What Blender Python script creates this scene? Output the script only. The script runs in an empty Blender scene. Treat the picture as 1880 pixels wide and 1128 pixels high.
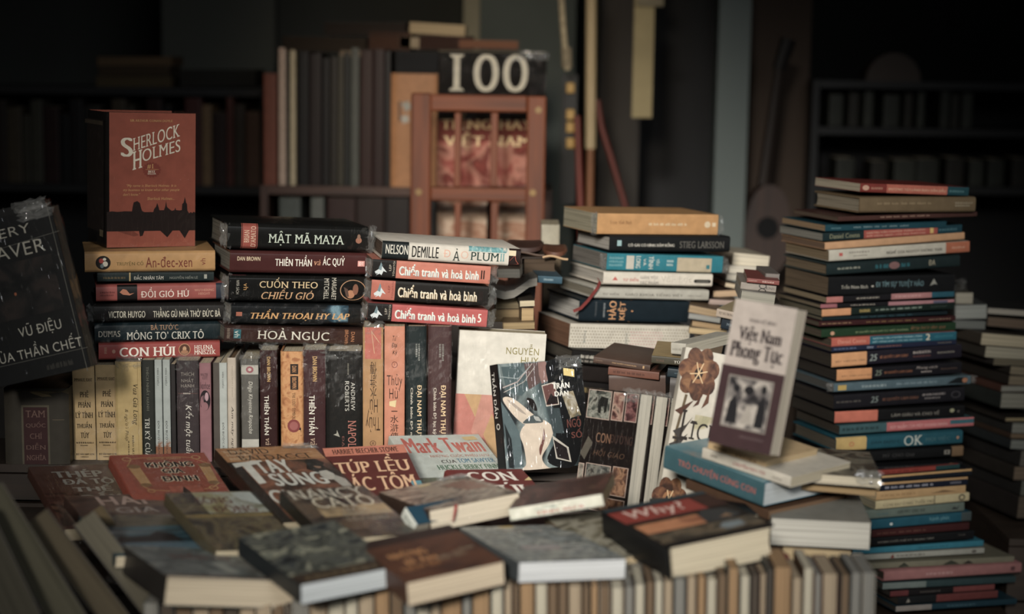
import bpy, bmesh, math, random
from mathutils import Vector, Matrix, noise

scene = bpy.context.scene
COL = scene.collection
R = math.radians

# ------------------------------------------------------------------ camera
FPX = 3200.0                        # focal length in pixels of the 1880 wide frame
CAM_H, PITCH, ROLL = 0.68, R(8.0), R(0.9)
fwd = Vector((0, math.cos(PITCH), -math.sin(PITCH)))
rt0, up0 = Vector((1, 0, 0)), Vector((0, math.sin(PITCH), math.cos(PITCH)))
RT = rt0 * math.cos(ROLL) + up0 * math.sin(ROLL)
UP = up0 * math.cos(ROLL) - rt0 * math.sin(ROLL)
CAM = Vector((0, 0, CAM_H))
cd = bpy.data.cameras.new('camera')
cd.sensor_width = 36.0
cd.lens = 36.0 * FPX / 1880.0
cd.clip_start, cd.clip_end = 0.05, 60
cd.dof.use_dof = True
cd.dof.focus_distance = 2.93
cd.dof.aperture_fstop = 2.1
cam = bpy.data.objects.new('camera', cd)
COL.objects.link(cam)
cam.matrix_world = Matrix((RT, UP, -fwd)).transposed().to_4x4()
cam.location = CAM
scene.camera = cam

# ------------------------------------------------------------------ light, exposure
scene.view_settings.view_transform = 'Standard'
scene.view_settings.look = 'None'
scene.view_settings.gamma = 1.0
scene.view_settings.exposure = 0.0
world = bpy.data.worlds.new('world')
scene.world = world
world.use_nodes = True
world.node_tree.nodes['Background'].inputs[0].default_value = (0.0062, 0.0068, 0.0074, 1)
world.node_tree.nodes['Background'].inputs[1].default_value = 1.0


def aim(o, loc, target):
    o.location = loc
    o.rotation_euler = (Vector(target) - Vector(loc)).to_track_quat('-Z', 'Y').to_euler()


def spot(name, loc, target, power, angle, blend, radius, color):
    d = bpy.data.lights.new(name, 'SPOT')
    d.energy, d.spot_size, d.spot_blend, d.shadow_soft_size, d.color = power, R(angle), blend, radius, color
    o = bpy.data.objects.new(name, d)
    COL.objects.link(o)
    aim(o, loc, target)
    return o


def area(name, loc, target, power, sx, sy, color, spread=180):
    d = bpy.data.lights.new(name, 'AREA')
    d.shape = 'RECTANGLE'
    d.energy, d.size, d.size_y, d.color, d.spread = power, sx, sy, color, R(spread)
    o = bpy.data.objects.new(name, d)
    COL.objects.link(o)
    aim(o, loc, target)
    return o


spot('key_spot', (-0.9, -3.0, 2.35), (0.05, 2.85, 0.2), 2650, 17.4, 1.0, 0.45, (1.0, 0.95, 0.87))  # added key spot; its soft cone imitates darkened frame edges
area('fill_area', (1.3, -1.0, 2.0), (0.15, 2.7, 0.1), 5, 2.0, 1.4, (0.95, 0.98, 1.0), 45)  # added fill from the right side, no real opening behind it
spot('shelf_fill', (-0.1, 1.5, 0.97), (-0.1, 4.3, 0.68), 110, 24, 1.0, 0.12, (1.0, 0.86, 0.68))  # added spot to brighten the shelf and rack; no lamp stands there

# ------------------------------------------------------------------ materials
_mats = {}


def lin(h):
    h = h.lstrip('#')
    if len(h) == 3:
        h = ''.join(c * 2 for c in h)
    v = [int(h[i:i + 2], 16) / 255 for i in (0, 2, 4)]
    return tuple(x / 12.92 if x <= 0.04045 else ((x + 0.055) / 1.055) ** 2.4 for x in v) + (1,)


def new_mat(key, name):
    m = bpy.data.materials.new(name)
    m.use_nodes = True
    nt = m.node_tree
    bs = nt.nodes['Principled BSDF']
    _mats[key] = m
    return m, nt, bs


def noise_node(nt, scale, detail=3.0, mapping=None, coord='Object', loc=(0, 0, 0), rot=(0, 0, 0)):
    tc = nt.nodes.new('ShaderNodeTexCoord')
    mp = nt.nodes.new('ShaderNodeMapping')
    mp.inputs['Scale'].default_value = mapping or (1, 1, 1)
    mp.inputs['Location'].default_value = loc
    mp.inputs['Rotation'].default_value = rot
    nz = nt.nodes.new('ShaderNodeTexNoise')
    nz.inputs['Scale'].default_value = scale
    nz.inputs['Detail'].default_value = detail
    nt.links.new(tc.outputs[coord], mp.inputs[0])
    nt.links.new(mp.outputs[0], nz.inputs['Vector'])
    return nz


def ramp(nt, stops, src):
    r = nt.nodes.new('ShaderNodeValToRGB')
    e = r.color_ramp.elements
    while len(e) < len(stops):
        e.new(0.5)
    for el, (p, c) in zip(e, stops):
        el.position, el.color = p, c
    nt.links.new(src, r.inputs[0])
    return r


def dim(c, k):
    return tuple(min(1, x * k) for x in c[:3]) + (1,)


def tone(c):
    """colour grade put into the base colours: a little less saturated, blues toward teal and purples toward brown"""
    g = 0.3 * c[0] + 0.59 * c[1] + 0.11 * c[2]
    c = [g + (x - g) * 0.8 for x in c[:3]]
    if c[2] > c[1]:
        c[2] = c[1] + (c[2] - c[1]) * 0.55
    return tuple(c) + (1,)


def ink(h, rough=0.45):
    """card, cloth or ink with faint wear"""
    key = ('ink', h, rough)
    if key in _mats:
        return _mats[key]
    m, nt, bs = new_mat(key, 'printed_' + h.strip('#'))
    c = tone(lin(h))
    nz = noise_node(nt, 60, 4)
    r = ramp(nt, [(0.25, dim(c, 0.86)), (0.8, dim(c, 1.1))], nz.outputs['Fac'])
    nt.links.new(r.outputs[0], bs.inputs['Base Color'])
    bs.inputs['Roughness'].default_value = rough
    bs.inputs['Specular IOR Level'].default_value = 0.22
    return m


def paper(h, axis):
    """page block: fine lines stacked along the thickness axis"""
    key = ('paper', h, axis)
    if key in _mats:
        return _mats[key]
    m, nt, bs = new_mat(key, 'pages_' + h.strip('#'))
    c = tone(lin(h))
    s = [5.0, 5.0, 5.0]
    s[axis] = 620.0
    nz = noise_node(nt, 1.0, 3, s)
    r = ramp(nt, [(0.3, dim(c, 0.62)), (0.5, c), (0.75, dim(c, 1.1))], nz.outputs['Fac'])
    nt.links.new(r.outputs[0], bs.inputs['Base Color'])
    bs.inputs['Roughness'].default_value = 0.85
    bs.inputs['Specular IOR Level'].default_value = 0.15
    return m


def art(pal, scale=28, seed=0, stretch=(1, 1, 1), rot=0.0, hard=0.0):
    """printed picture: blotches in the palette's colours"""
    key = ('art', tuple(pal), scale, seed, stretch, rot)
    if key in _mats:
        return _mats[key]
    m, nt, bs = new_mat(key, 'printed_picture')
    nz = noise_node(nt, scale, 5, stretch, loc=(seed * 3.7, seed * 1.3, seed), rot=(0, 0, rot))
    nz.inputs['Distortion'].default_value = 0.7
    n = len(pal)
    st = [(0.3 + 0.4 * i / max(1, n - 1), tone(lin(p))) for i, p in enumerate(pal)]
    r = ramp(nt, st, nz.outputs['Fac'])
    nt.links.new(r.outputs[0], bs.inputs['Base Color'])
    bs.inputs['Roughness'].default_value = 0.4
    bs.inputs['Specular IOR Level'].default_value = 0.22
    return m


def wood(h, axis=0, rough=0.55):
    key = ('wood', h, axis)
    if key in _mats:
        return _mats[key]
    m, nt, bs = new_mat(key, 'wood_' + h.strip('#'))
    c = lin(h)
    s = [55.0, 55.0, 55.0]
    s[axis] = 4.0
    nz = noise_node(nt, 1.0, 5, s)
    r = ramp(nt, [(0.3, dim(c, 0.6)), (0.55, c), (0.8, dim(c, 1.25))], nz.outputs['Fac'])
    nt.links.new(r.outputs[0], bs.inputs['Base Color'])
    bs.inputs['Roughness'].default_value = rough
    return m


def plain(h, rough=0.8, scale=3.0, var=0.15):
    key = ('plain', h, rough)
    if key in _mats:
        return _mats[key]
    m, nt, bs = new_mat(key, 'surface_' + h.strip('#'))
    c = lin(h)
    nz = noise_node(nt, scale, 6)
    r = ramp(nt, [(0.3, dim(c, 1 - var)), (0.7, dim(c, 1 + var))], nz.outputs['Fac'])
    nt.links.new(r.outputs[0], bs.inputs['Base Color'])
    bs.inputs['Roughness'].default_value = rough
    return m


def metal(h):
    key = ('metal', h)
    if key in _mats:
        return _mats[key]
    m, nt, bs = new_mat(key, 'metal_' + h.strip('#'))
    bs.inputs['Base Color'].default_value = lin(h)
    bs.inputs['Metallic'].default_value = 1.0
    bs.inputs['Roughness'].default_value = 0.35
    return m


def film(crumpled=False):
    """clear shrink wrap; where it is crumpled it also scatters a little light"""
    key = ('film', crumpled)
    if key in _mats:
        return _mats[key]
    m, nt, bs = new_mat(key, 'clear_shrink_wrap')
    nt.nodes.remove(bs)
    out = nt.nodes['Material Output']
    tr = nt.nodes.new('ShaderNodeBsdfTransparent')
    tr.inputs[0].default_value = (0.965, 0.965, 0.955, 1)
    gl = nt.nodes.new('ShaderNodeBsdfGlossy')
    gl.inputs['Roughness'].default_value = 0.07
    gl.inputs['Color'].default_value = (0.95, 0.95, 0.95, 1)
    fr = nt.nodes.new('ShaderNodeFresnel')
    fr.inputs['IOR'].default_value = 1.5
    lo = nt.nodes.new('ShaderNodeMath')
    lo.operation = 'MULTIPLY'
    lo.inputs[1].default_value = 1.5
    hi = nt.nodes.new('ShaderNodeMath')
    hi.operation = 'MINIMUM'
    hi.inputs[1].default_value = 0.075
    nt.links.new(fr.outputs[0], lo.inputs[0])
    nt.links.new(lo.outputs[0], hi.inputs[0])
    nz = noise_node(nt, 1.0, 2, (170, 20, 90), rot=(0, 0, 0.6))
    ridge = ramp(nt, [(0.5, (0, 0, 0, 1)), (0.62, (1, 1, 1, 1))], nz.outputs['Fac'])
    bp = nt.nodes.new('ShaderNodeBump')
    bp.inputs['Strength'].default_value = 0.7
    bp.inputs['Distance'].default_value = 0.0007
    nt.links.new(ridge.outputs[0], bp.inputs['Height'])
    nt.links.new(bp.outputs[0], gl.inputs['Normal'])
    mx = nt.nodes.new('ShaderNodeMixShader')
    nt.links.new(hi.outputs[0], mx.inputs[0])
    nt.links.new(tr.outputs[0], mx.inputs[1])
    nt.links.new(gl.outputs[0], mx.inputs[2])
    if crumpled:
        df = nt.nodes.new('ShaderNodeBsdfDiffuse')
        df.inputs[0].default_value = (0.7, 0.7, 0.68, 1)
        m2 = nt.nodes.new('ShaderNodeMixShader')
        m2.inputs[0].default_value = 0.06
        nt.links.new(mx.outputs[0], m2.inputs[1])
        nt.links.new(df.outputs[0], m2.inputs[2])
        nt.links.new(m2.outputs[0], out.inputs['Surface'])
        return m
    nt.links.new(mx.outputs[0], out.inputs['Surface'])
    return m


# ------------------------------------------------------------------ mesh helpers
class MB:
    """collects faces with materials and links them as ONE mesh object"""

    def __init__(self):
        self.v, self.f, self.m, self.mats = [], [], [], []

    def mi(self, mat):
        if mat not in self.mats:
            self.mats.append(mat)
        return self.mats.index(mat)

    def add(self, verts, faces, mat):
        b, i = len(self.v), self.mi(mat)
        self.v += [tuple(p) for p in verts]
        for f in faces:
            self.f.append(tuple(b + k for k in f))
            self.m.append(i)

    def box(self, lo, hi, mat, tf=None):
        x0, y0, z0 = lo
        x1, y1, z1 = hi
        vs = [(x0, y0, z0), (x1, y0, z0), (x1, y1, z0), (x0, y1, z0), (x0, y0, z1), (x1, y0, z1), (x1, y1, z1), (x0, y1, z1)]
        if tf:
            vs = [tf(*p) for p in vs]
        self.add(vs, [(0, 3, 2, 1), (4, 5, 6, 7), (0, 1, 5, 4), (1, 2, 6, 5), (2, 3, 7, 6), (3, 0, 4, 7)], mat)

    def tube(self, pts, r, mat, n=8, r1=None):
        pts = [Vector(p) for p in pts]
        vs, fs = [], []
        for i, p in enumerate(pts):
            d = (pts[min(i + 1, len(pts) - 1)] - pts[max(i - 1, 0)]).normalized()
            a = d.cross(Vector((0, 0, 1)) if abs(d.z) < 0.9 else Vector((1, 0, 0))).normalized()
            b = d.cross(a)
            rr = r if r1 is None else r + (r1 - r) * i / (len(pts) - 1)
            vs += [p + (a * math.cos(t) + b * math.sin(t)) * rr for t in (2 * math.pi * k / n for k in range(n))]
        for i in range(len(pts) - 1):
            fs += [(i * n + k, i * n + (k + 1) % n, (i + 1) * n + (k + 1) % n, (i + 1) * n + k) for k in range(n)]
        fs += [tuple(range(n - 1, -1, -1)), tuple((len(pts) - 1) * n + k for k in range(n))]
        self.add(vs, fs, mat)

    def build(self, name, parent=None, off=None, smooth=None, bevel=None):
        me = bpy.data.meshes.new(name)
        vs = self.v if off is None else [(p[0] - off[0], p[1] - off[1], p[2] - off[2]) for p in self.v]
        me.from_pydata(vs, [], self.f)
        for m in self.mats:
            me.materials.append(m)
        me.polygons.foreach_set('material_index', self.m)
        me.update()
        if smooth is not None:
            me.shade_smooth()
            me.set_sharp_from_angle(angle=R(smooth))
        o = bpy.data.objects.new(name, me)
        COL.objects.link(o)
        if parent:
            o.parent = parent
        if bevel:
            md = o.modifiers.new('bevel', 'BEVEL')
            md.width, md.segments, md.limit_method = bevel, 2, 'ANGLE'
        return o


def tag(o, label, cat, group=None):
    o['label'], o['category'] = label, cat
    if group:
        o['group'] = group


def struct(o):
    o['kind'] = 'structure'
    return o


def empty(name, loc=(0, 0, 0), rot=None):
    o = bpy.data.objects.new(name, None)
    o.empty_display_size = 0.02
    COL.objects.link(o)
    if rot is not None:
        o.matrix_world = rot
    o.location = loc
    return o


# ------------------------------------------------------------------ lettering (flat meshes from the built-in font)
_ts = bpy.data.scenes.new('lettering')
_tc = bpy.data.curves.new('lettering', 'FONT')
_to = bpy.data.objects.new('lettering', _tc)
_ts.collection.objects.link(_to)
_tcache = {}


def _text_raw(body, bold):
    _tc.body = body
    _tc.resolution_u = 5
    _tc.offset = bold
    _tc.align_x = 'CENTER'
    _tc.space_line = 0.9
    _tc.space_character = 1.06
    _ts.view_layers[0].update()
    dg = _ts.view_layers[0].depsgraph

    me = bpy.data.meshes.new_from_object(_to.evaluated_get(dg), depsgraph=dg)
    vs = [(v.co.x, v.co.y) for v in me.vertices]
    fs = [tuple(p.vertices) for p in me.polygons]
    bpy.data.meshes.remove(me)
    return vs, fs


def text_mesh(body, flags):
    key = (body, flags)
    if key in _tcache:
        return _tcache[key]
    bold = -0.008 if 's' in flags else (-0.006 if 't' in flags else 0.0)   # thin horizontals for serif lettering; stems are thickened below
    for a, b in zip('ĐƠỜỚỢỠỞƯỪỨỰỮỬơờớợỡởưừứựữử', ['Ð'] + [c + '’' for c in 'OÒÓỌÕỎUÙÚỤŨỦoòóọõỏuùúụũủ']):   # the font's own horned letters fill badly
        body = body.replace(a, b)
    vs, fs = _text_raw(body, bold)
    if 's' in flags:                      # slab the stroke ends into serifs
        if 'capH' not in _tcache:
            h = _text_raw('H', 0)[0]
            x = _text_raw('x', 0)[0]
            _tcache['capH'] = (max(p[1] for p in h), max(p[1] for p in x))
        cap, xh = _tcache['capH']
        line = _tc.space_line
        use = {}
        for f in fs:
            for a, b in zip(f, f[1:] + f[:1]):
                k = (min(a, b), max(a, b))
                use[k] = use.get(k, 0) + 1
        nl = body.count('\n') + 1
        base = [-(i) * line for i in range(nl)]
        extra_v, extra_f = [], []
        for (a, b), n in use.items():
            if n != 1 or abs(vs[a][1] - vs[b][1]) > 0.004:
                continue
            w = abs(vs[a][0] - vs[b][0])
            if not 0.03 < w < 0.2:
                continue
            y = vs[a][1]
            for by in base:
                kind = None
                if abs(y - by + bold) < 0.02:
                    kind = 1
                elif abs(y - by - cap - bold) < 0.02 or abs(y - by - xh - bold) < 0.015:
                    kind = -1
                if kind:
                    g = 0.075 if w > 0.075 else 0.06
                    x0, x1 = min(vs[a][0], vs[b][0]) - g, max(vs[a][0], vs[b][0]) + g
                    i = len(vs) + len(extra_v)
                    t = 0.05
                    extra_v += [(x0, y), (x1, y), (x1 - 0.03, y + kind * t), (x0 + 0.03, y + kind * t)]
                    extra_f.append((i, i + 1, i + 2, i + 3))
                    break
        vs, fs = vs + extra_v, fs + extra_f
    grow = {'B': 0.042, 'b': 0.02}.get('B' if 'B' in flags else 'b' if 'b' in flags else '', 0.0) + (0.014 if 's' in flags else 0.0)
    if grow:
        n = len(vs)
        vs = [(x + d, y) for d in (-grow, 0, grow) for x, y in vs]
        fs = [tuple(i + k * n for i in f) for k in range(3) for f in fs]
    if 'i' in flags:
        vs = [(x + y * 0.25, y) for x, y in vs]
    if vs:
        x0, x1 = min(p[0] for p in vs), max(p[0] for p in vs)
        y0, y1 = min(p[1] for p in vs), max(p[1] for p in vs)
        sx, sy = 1 / max(1e-6, x1 - x0), 1 / max(1e-6, y1 - y0)
        vs = [((x - x0) * sx, (y - y0) * sy) for x, y in vs]
    # cut where rounded spines bend, then part the faces (letters overlap themselves: each face gets a lift of its own)
    _tcache[key] = (vs, fs)
    return vs, fs


def cut_and_part(pts, fs, levels, axis):
    """faces of flat lettering, cut at the given levels of one axis; every face returned with its own corners"""
    polys = [[pts[i] for i in f] for f in fs]
    for lv in levels:
        out = []
        for pl in polys:
            v = [q[axis] - lv for q in pl]
            if min(v) >= 0 or max(v) <= 0:
                out.append(pl)
                continue
            for sg in (1, -1):
                r = []
                for i, q in enumerate(pl):
                    k = (i + 1) % len(pl)
                    if v[i] * sg >= 0:
                        r.append(q)
                    if v[i] * v[k] < 0:
                        t = v[i] / (v[i] - v[k])
                        r.append((q[0] + (pl[k][0] - q[0]) * t, q[1] + (pl[k][1] - q[1]) * t))
                if len(r) > 2:
                    out.append(r)
        polys = out
    return polys


def T(body, x0, y0, x1, y1, col, flags='', face='F', fn=None):
    return ('T', body, x0, y0, x1, y1, col, flags, face, fn)


def Q(x0, y0, x1, y1, col, face='F'):
    return ('R', x0, y0, x1, y1, col, face)


def E(cx, cy, rx, ry, col, ring=0.0, face='F'):
    return ('E', cx, cy, rx, ry, col, ring, face)


def P(pts, col, face='F'):
    return ('P', pts, col, face)


def W(x0, y0, x1, y1, col, seed=1, rows=1, flags='', face='F'):
    """a line of print too small or blurred to read: short bars like words"""
    return ('W', x0, y0, x1, y1, col, seed, rows, flags, face)


def L(pts, wd, col, face='F'):
    """a stroke of the given width (fraction of face width)"""
    return ('L', pts, wd, col, face)


def mat_of(c):
    return ink(c) if isinstance(c, str) else c


TS_PROF = [0, .02, .045, .075, .11, .16, .5, .84, .89, .925, .955, .98, 1]


def sink(t, bulge):
    """how far a rounded spine falls back at t across its thickness: flat in the middle, round at the joints"""
    e = max(0.0, abs(2 * min(1, max(0, t)) - 1) - 0.68) / 0.32
    return bulge * e * e


def print_all(mb, prints, dims, prof):
    """lay PRINTS on the faces of a box a x b x D; PROF(x, y) is how far the main face sinks at a point"""
    a, b, D = dims

    def place(face, x, y, lift):
        if face == 'F':
            return (x * a, y * b, lift - prof(x, y))
        if face == 'L':
            return (-lift, y * b, -D + x * D)
        if face == 'R':
            return (a + lift, y * b, -x * D)
        if face == 'U':
            return (x * a, b + lift, -y * D)

    for i, p in enumerate(prints):
        lift = 0.00012 + 0.00005 * i
        k = p[0]
        if k == 'T':
            _, body, x0, y0, x1, y1, col, fl, face, fn = p
            vs, fs = text_mesh(body, ''.join(c for c in fl if c in 'sbBti'))
            o = []
            for (q, r) in vs:
                if 'v' in fl:
                    x, y = x0 + (x1 - x0) * r, y1 - (y1 - y0) * q
                elif 'V' in fl:
                    x, y = x1 - (x1 - x0) * r, y0 + (y1 - y0) * q
                elif 'u' in fl:
                    x, y = x1 - (x1 - x0) * q, y1 - (y1 - y0) * r
                else:
                    x, y = x0 + (x1 - x0) * q, y0 + (y1 - y0) * r
                if fn:
                    x, y = fn(x, y)
                o.append((x, y))
            ax = getattr(prof, 'axis', None)
            lv = [t for t in TS_PROF if 0 < t < 1] if ax is not None and face == 'F' else []
            vv, ff = [], []
            for n_, pl in enumerate(cut_and_part(o, fs, lv, ax or 0)):
                h_ = lift + (n_ * 37 % 101) * 1.3e-6
                ff.append(tuple(range(len(vv), len(vv) + len(pl))))
                vv += [place(face, x, y, h_) for x, y in pl]
            mb.add(vv, ff, mat_of(col))
        elif k == 'R':
            _, x0, y0, x1, y1, col, face = p
            vs, fs = [], []
            ys = [y0] + [t for t in TS_PROF if y0 + 1e-4 < t < y1 - 1e-4] + [y1]
            xs = [x0] + [t for t in TS_PROF if x0 + 1e-4 < t < x1 - 1e-4] + [x1]
            n = len(xs)
            vs = [place(face, x, y, lift) for y in ys for x in xs]
            for j in range(len(ys) - 1):
                fs += [(j * n + h, j * n + h + 1, (j + 1) * n + h + 1, (j + 1) * n + h) for h in range(n - 1)]
            mb.add(vs, fs, mat_of(col))
        elif k == 'E':
            _, cx, cy, rx, ry, col, ring, face = p
            n = 28
            cs = [(math.cos(2 * math.pi * j / n), math.sin(2 * math.pi * j / n)) for j in range(n)]
            vs = [place(face, cx + c * rx, cy + s * ry, lift) for c, s in cs]
            if ring:
                vs += [place(face, cx + c * rx * ring, cy + s * ry * ring, lift) for c, s in cs]
                fs = [(j, (j + 1) % n, n + (j + 1) % n, n + j) for j in range(n)]
            else:
                fs = [tuple(range(n))]
            mb.add(vs, fs, mat_of(col))
        elif k == 'P':
            _, pts, col, face = p
            mb.add([place(face, x, y, lift) for x, y in pts], [tuple(range(len(pts)))], mat_of(col))
        elif k == 'L':
            _, pts, wd, col, face = p
            asp = a / b if face == 'F' else 1.0
            for (xa, ya), (xb, yb) in zip(pts, pts[1:]):
                dx, dy = (xb - xa) * asp, yb - ya
                n_ = math.hypot(dx, dy) or 1
                ox, oy = -dy / n_ * wd / 2, dx / n_ * wd * asp / 2
                ex, ey = (xb - xa) * 0.02, (yb - ya) * 0.02
                q = [(xa + ox - ex, ya + oy - ey), (xb + ox + ex, yb + oy + ey), (xb - ox + ex, yb - oy + ey), (xa - ox - ex, ya - oy - ey)]
                mb.add([place(face, x, y, lift) for x, y in q], [(0, 1, 2, 3)], mat_of(col))
        elif k == 'W':
            _, x0, y0, x1, y1, col, seed, rows, fl, face = p
            rn = random.Random(seed * 7 + i)
            vs, fs = [], []
            for r_ in range(rows):
                ya = y0 + (y1 - y0) * (r_ + 0.15) / rows
                yb = y0 + (y1 - y0) * (r_ + 0.8) / rows
                t, end = 0.0, 1.0 if r_ else rn.uniform(0.75, 1.0)
                while t < end - 0.02:
                    w = min(rn.uniform(0.05, 0.13), end - t)
                    c = 0.0
                    while c < w - 0.008:                 # letters as thin bars inside a word
                        e = min(w, c + rn.uniform(0.008, 0.016))
                        s0, s1 = t + c, t + e
                        yy = ya + (yb - ya) * rn.choice((1, 1, 0.75))
                        if 'v' in fl:
                            q = [(x0 + (x1 - x0) * (ya - y0) / (y1 - y0), y1 - (y1 - y0) * s0), (x0 + (x1 - x0) * (yy - y0) / (y1 - y0), y1 - (y1 - y0) * s0),
                                 (x0 + (x1 - x0) * (yy - y0) / (y1 - y0), y1 - (y1 - y0) * s1), (x0 + (x1 - x0) * (ya - y0) / (y1 - y0), y1 - (y1 - y0) * s1)]
                        else:
                            q = [(x0 + (x1 - x0) * s0, ya), (x0 + (x1 - x0) * s1, ya), (x0 + (x1 - x0) * s1, yy), (x0 + (x1 - x0) * s0, yy)]
                        n = len(vs)
                        vs += [place(face, x, y, lift) for x, y in q]
                        fs.append((n, n + 1, n + 2, n + 3))
                        c = e + 0.006
                    t += w + 0.03
            mb.add(vs, fs, mat_of(col))


# ------------------------------------------------------------------ pixels of the photograph -> points of the place
CROPS = {'A': (0, 340, 3.133), 'C': (380, 390, 4.3375), 'D': (660, 420, 4.7), 'E': (0, 640, 4.476), 'F': (380, 580, 4.3375),
         'G': (660, 580, 3.524), 'H': (1040, 620, 3.64), 'I': (980, 360, 3.76), 'J': (1400, 320, 3.76), 'K': (1440, 560, 3.76),
         'L': (1560, 840, 3.916), 'M': (1200, 540, 3.318), 'N': (1180, 800, 3.439), 'O': (680, 840, 3.357), 'P': (0, 820, 3.6625),
         'Q': (160, 790, 3.3375), 'R': (460, 0, 2.4517), 'S': (0, 0, 2.685), 'T': (960, 0, 2.563), 'U': (1380, 0, 2.564),
         'V': (880, 400, 4.7), 'W': (560, 780, 4.273), 'X': (1260, 440, 5.64), 'Y': (1700, 480, 3.133), 'Z': (880, 600, 3.9167), '.': (0, 0, 1)}


def px(crop, x, y):
    ox, oy, s = CROPS[crop]
    return ox + x / s, oy + y / s


def ray(x, y):
    return fwd * FPX + RT * (x - 940) - UP * (y - 564)


def at(x, y, Y):
    d = ray(x, y)
    return CAM + d * (Y / d.y)


def hit(x, y, p, n):
    d = ray(x, y)
    return CAM + d * ((p - CAM).dot(n) / d.dot(n))


def quad(tl, bl, br, n, Y=None, Z=None):
    d = ray(*bl)
    p0 = CAM + d * (Y / d.y if Y is not None else (Z - CAM_H) / d.z)
    p1, p2 = hit(*br, p0, n), hit(*tl, p0, n)
    u = (p1 - p0).normalized()
    v = n.cross(u)
    return p0, u, v, (p1 - p0).length, (p2 - p0).dot(v)


def lying(tl, bl, br, z, ratio):
    """normal of a book lying loosely on others so that its three corners make a right angle and its sides have a book's proportions"""
    best = None
    for i in range(-8, 22):
        for j in range(-24, 25, 2):
            ia, p = R(i), R(j)
            n = Vector((math.sin(p) * math.cos(ia), -math.sin(ia), math.cos(ia) * math.cos(p))).normalized()
            d = ray(*bl)
            p0 = CAM + d * ((z - CAM_H) / d.z)
            a, b = hit(*br, p0, n) - p0, hit(*tl, p0, n) - p0
            la, lb = a.length, b.length
            c = abs(a.dot(b)) / la / lb
            cost = c * c * 9 + math.log(lb / la / ratio) ** 2 + (j / 26) ** 2 + ((i - 6) / 40) ** 2
            if best is None or cost < best[0]:
                best = (cost, n)
    return best[1]


# ------------------------------------------------------------------ books
CREAM, WHITE, GREY, TAN, BROWN, DARKP = '#b9aa8c', '#c6c0b2', '#8f8a80', '#9c8058', '#6b5238', '#4a443a'
N_BOOKS = 0


def wrap_mesh(dims, rng, tufts=()):
    """shrink wrap: a loose skin of small flat facets round a box, with crumpled folds at the TUFTS"""
    a, b, D = dims
    g = 0.0014
    mb, m = MB(), film()
    seed = Vector((rng.random() * 50, rng.random() * 50, rng.random() * 50))
    lo, hi = (-g, -g, -D - g), (a + g, b + g, g)

    def disp(p, ax, sg):
        q = Vector((p[0] * 95 + p[1] * 60, p[1] * 38 - p[0] * 30, p[2] * 50)) + seed
        h = noise.noise(q) * 0.0008 + noise.noise(q * 2.7) * 0.0004
        p = list(p)
        p[ax] += sg * max(-0.0008, h)
        return p

    for ax in range(3):
        o1, o2 = [k for k in range(3) if k != ax]
        n1 = max(2, min(26, int((hi[o1] - lo[o1]) / 0.008)))
        n2 = max(2, min(26, int((hi[o2] - lo[o2]) / 0.008)))
        for sg in (-1, 1):
            if ax == 2 and sg < 0:
                continue
            vs, fs = [], []
            for i in range(n1 + 1):
                for j in range(n2 + 1):
                    p = [0, 0, 0]
                    p[ax] = hi[ax] if sg > 0 else lo[ax]
                    p[o1] = lo[o1] + (hi[o1] - lo[o1]) * i / n1
                    p[o2] = lo[o2] + (hi[o2] - lo[o2]) * j / n2
                    edge = i in (0, n1) or j in (0, n2)
                    vs.append(p if edge else disp(p, ax, sg))
            for i in range(n1):
                for j in range(n2):
                    k = i * (n2 + 1) + j
                    fs.append((k, k + 1, k + n2 + 2, k + n2 + 1))
            mb.add(vs, fs, m)
    m = film(True)
    for (cx, cy, cz, sx, sy, sz) in tufts:
        for rep in range(2):
            n = 6
            vs, fs = [], []
            for i in range(n + 1):
                for j in range(n + 1):
                    vs.append((cx + sx * (i / n - 0.5) + rng.uniform(-1, 1) * 0.14 * max(sx, 0.012),
                               cy + sy * (j / n - 0.5) + rng.uniform(-1, 1) * 0.14 * max(sy, 0.012),
                               cz + sz * rng.uniform(-0.5, 0.5)))
            for i in range(n):
                for j in range(n):
                    k = i * (n + 1) + j
                    fs.append((k, k + 1, k + n + 2, k + n + 1))
            mb.add(vs, fs, m)
    return mb


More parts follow.
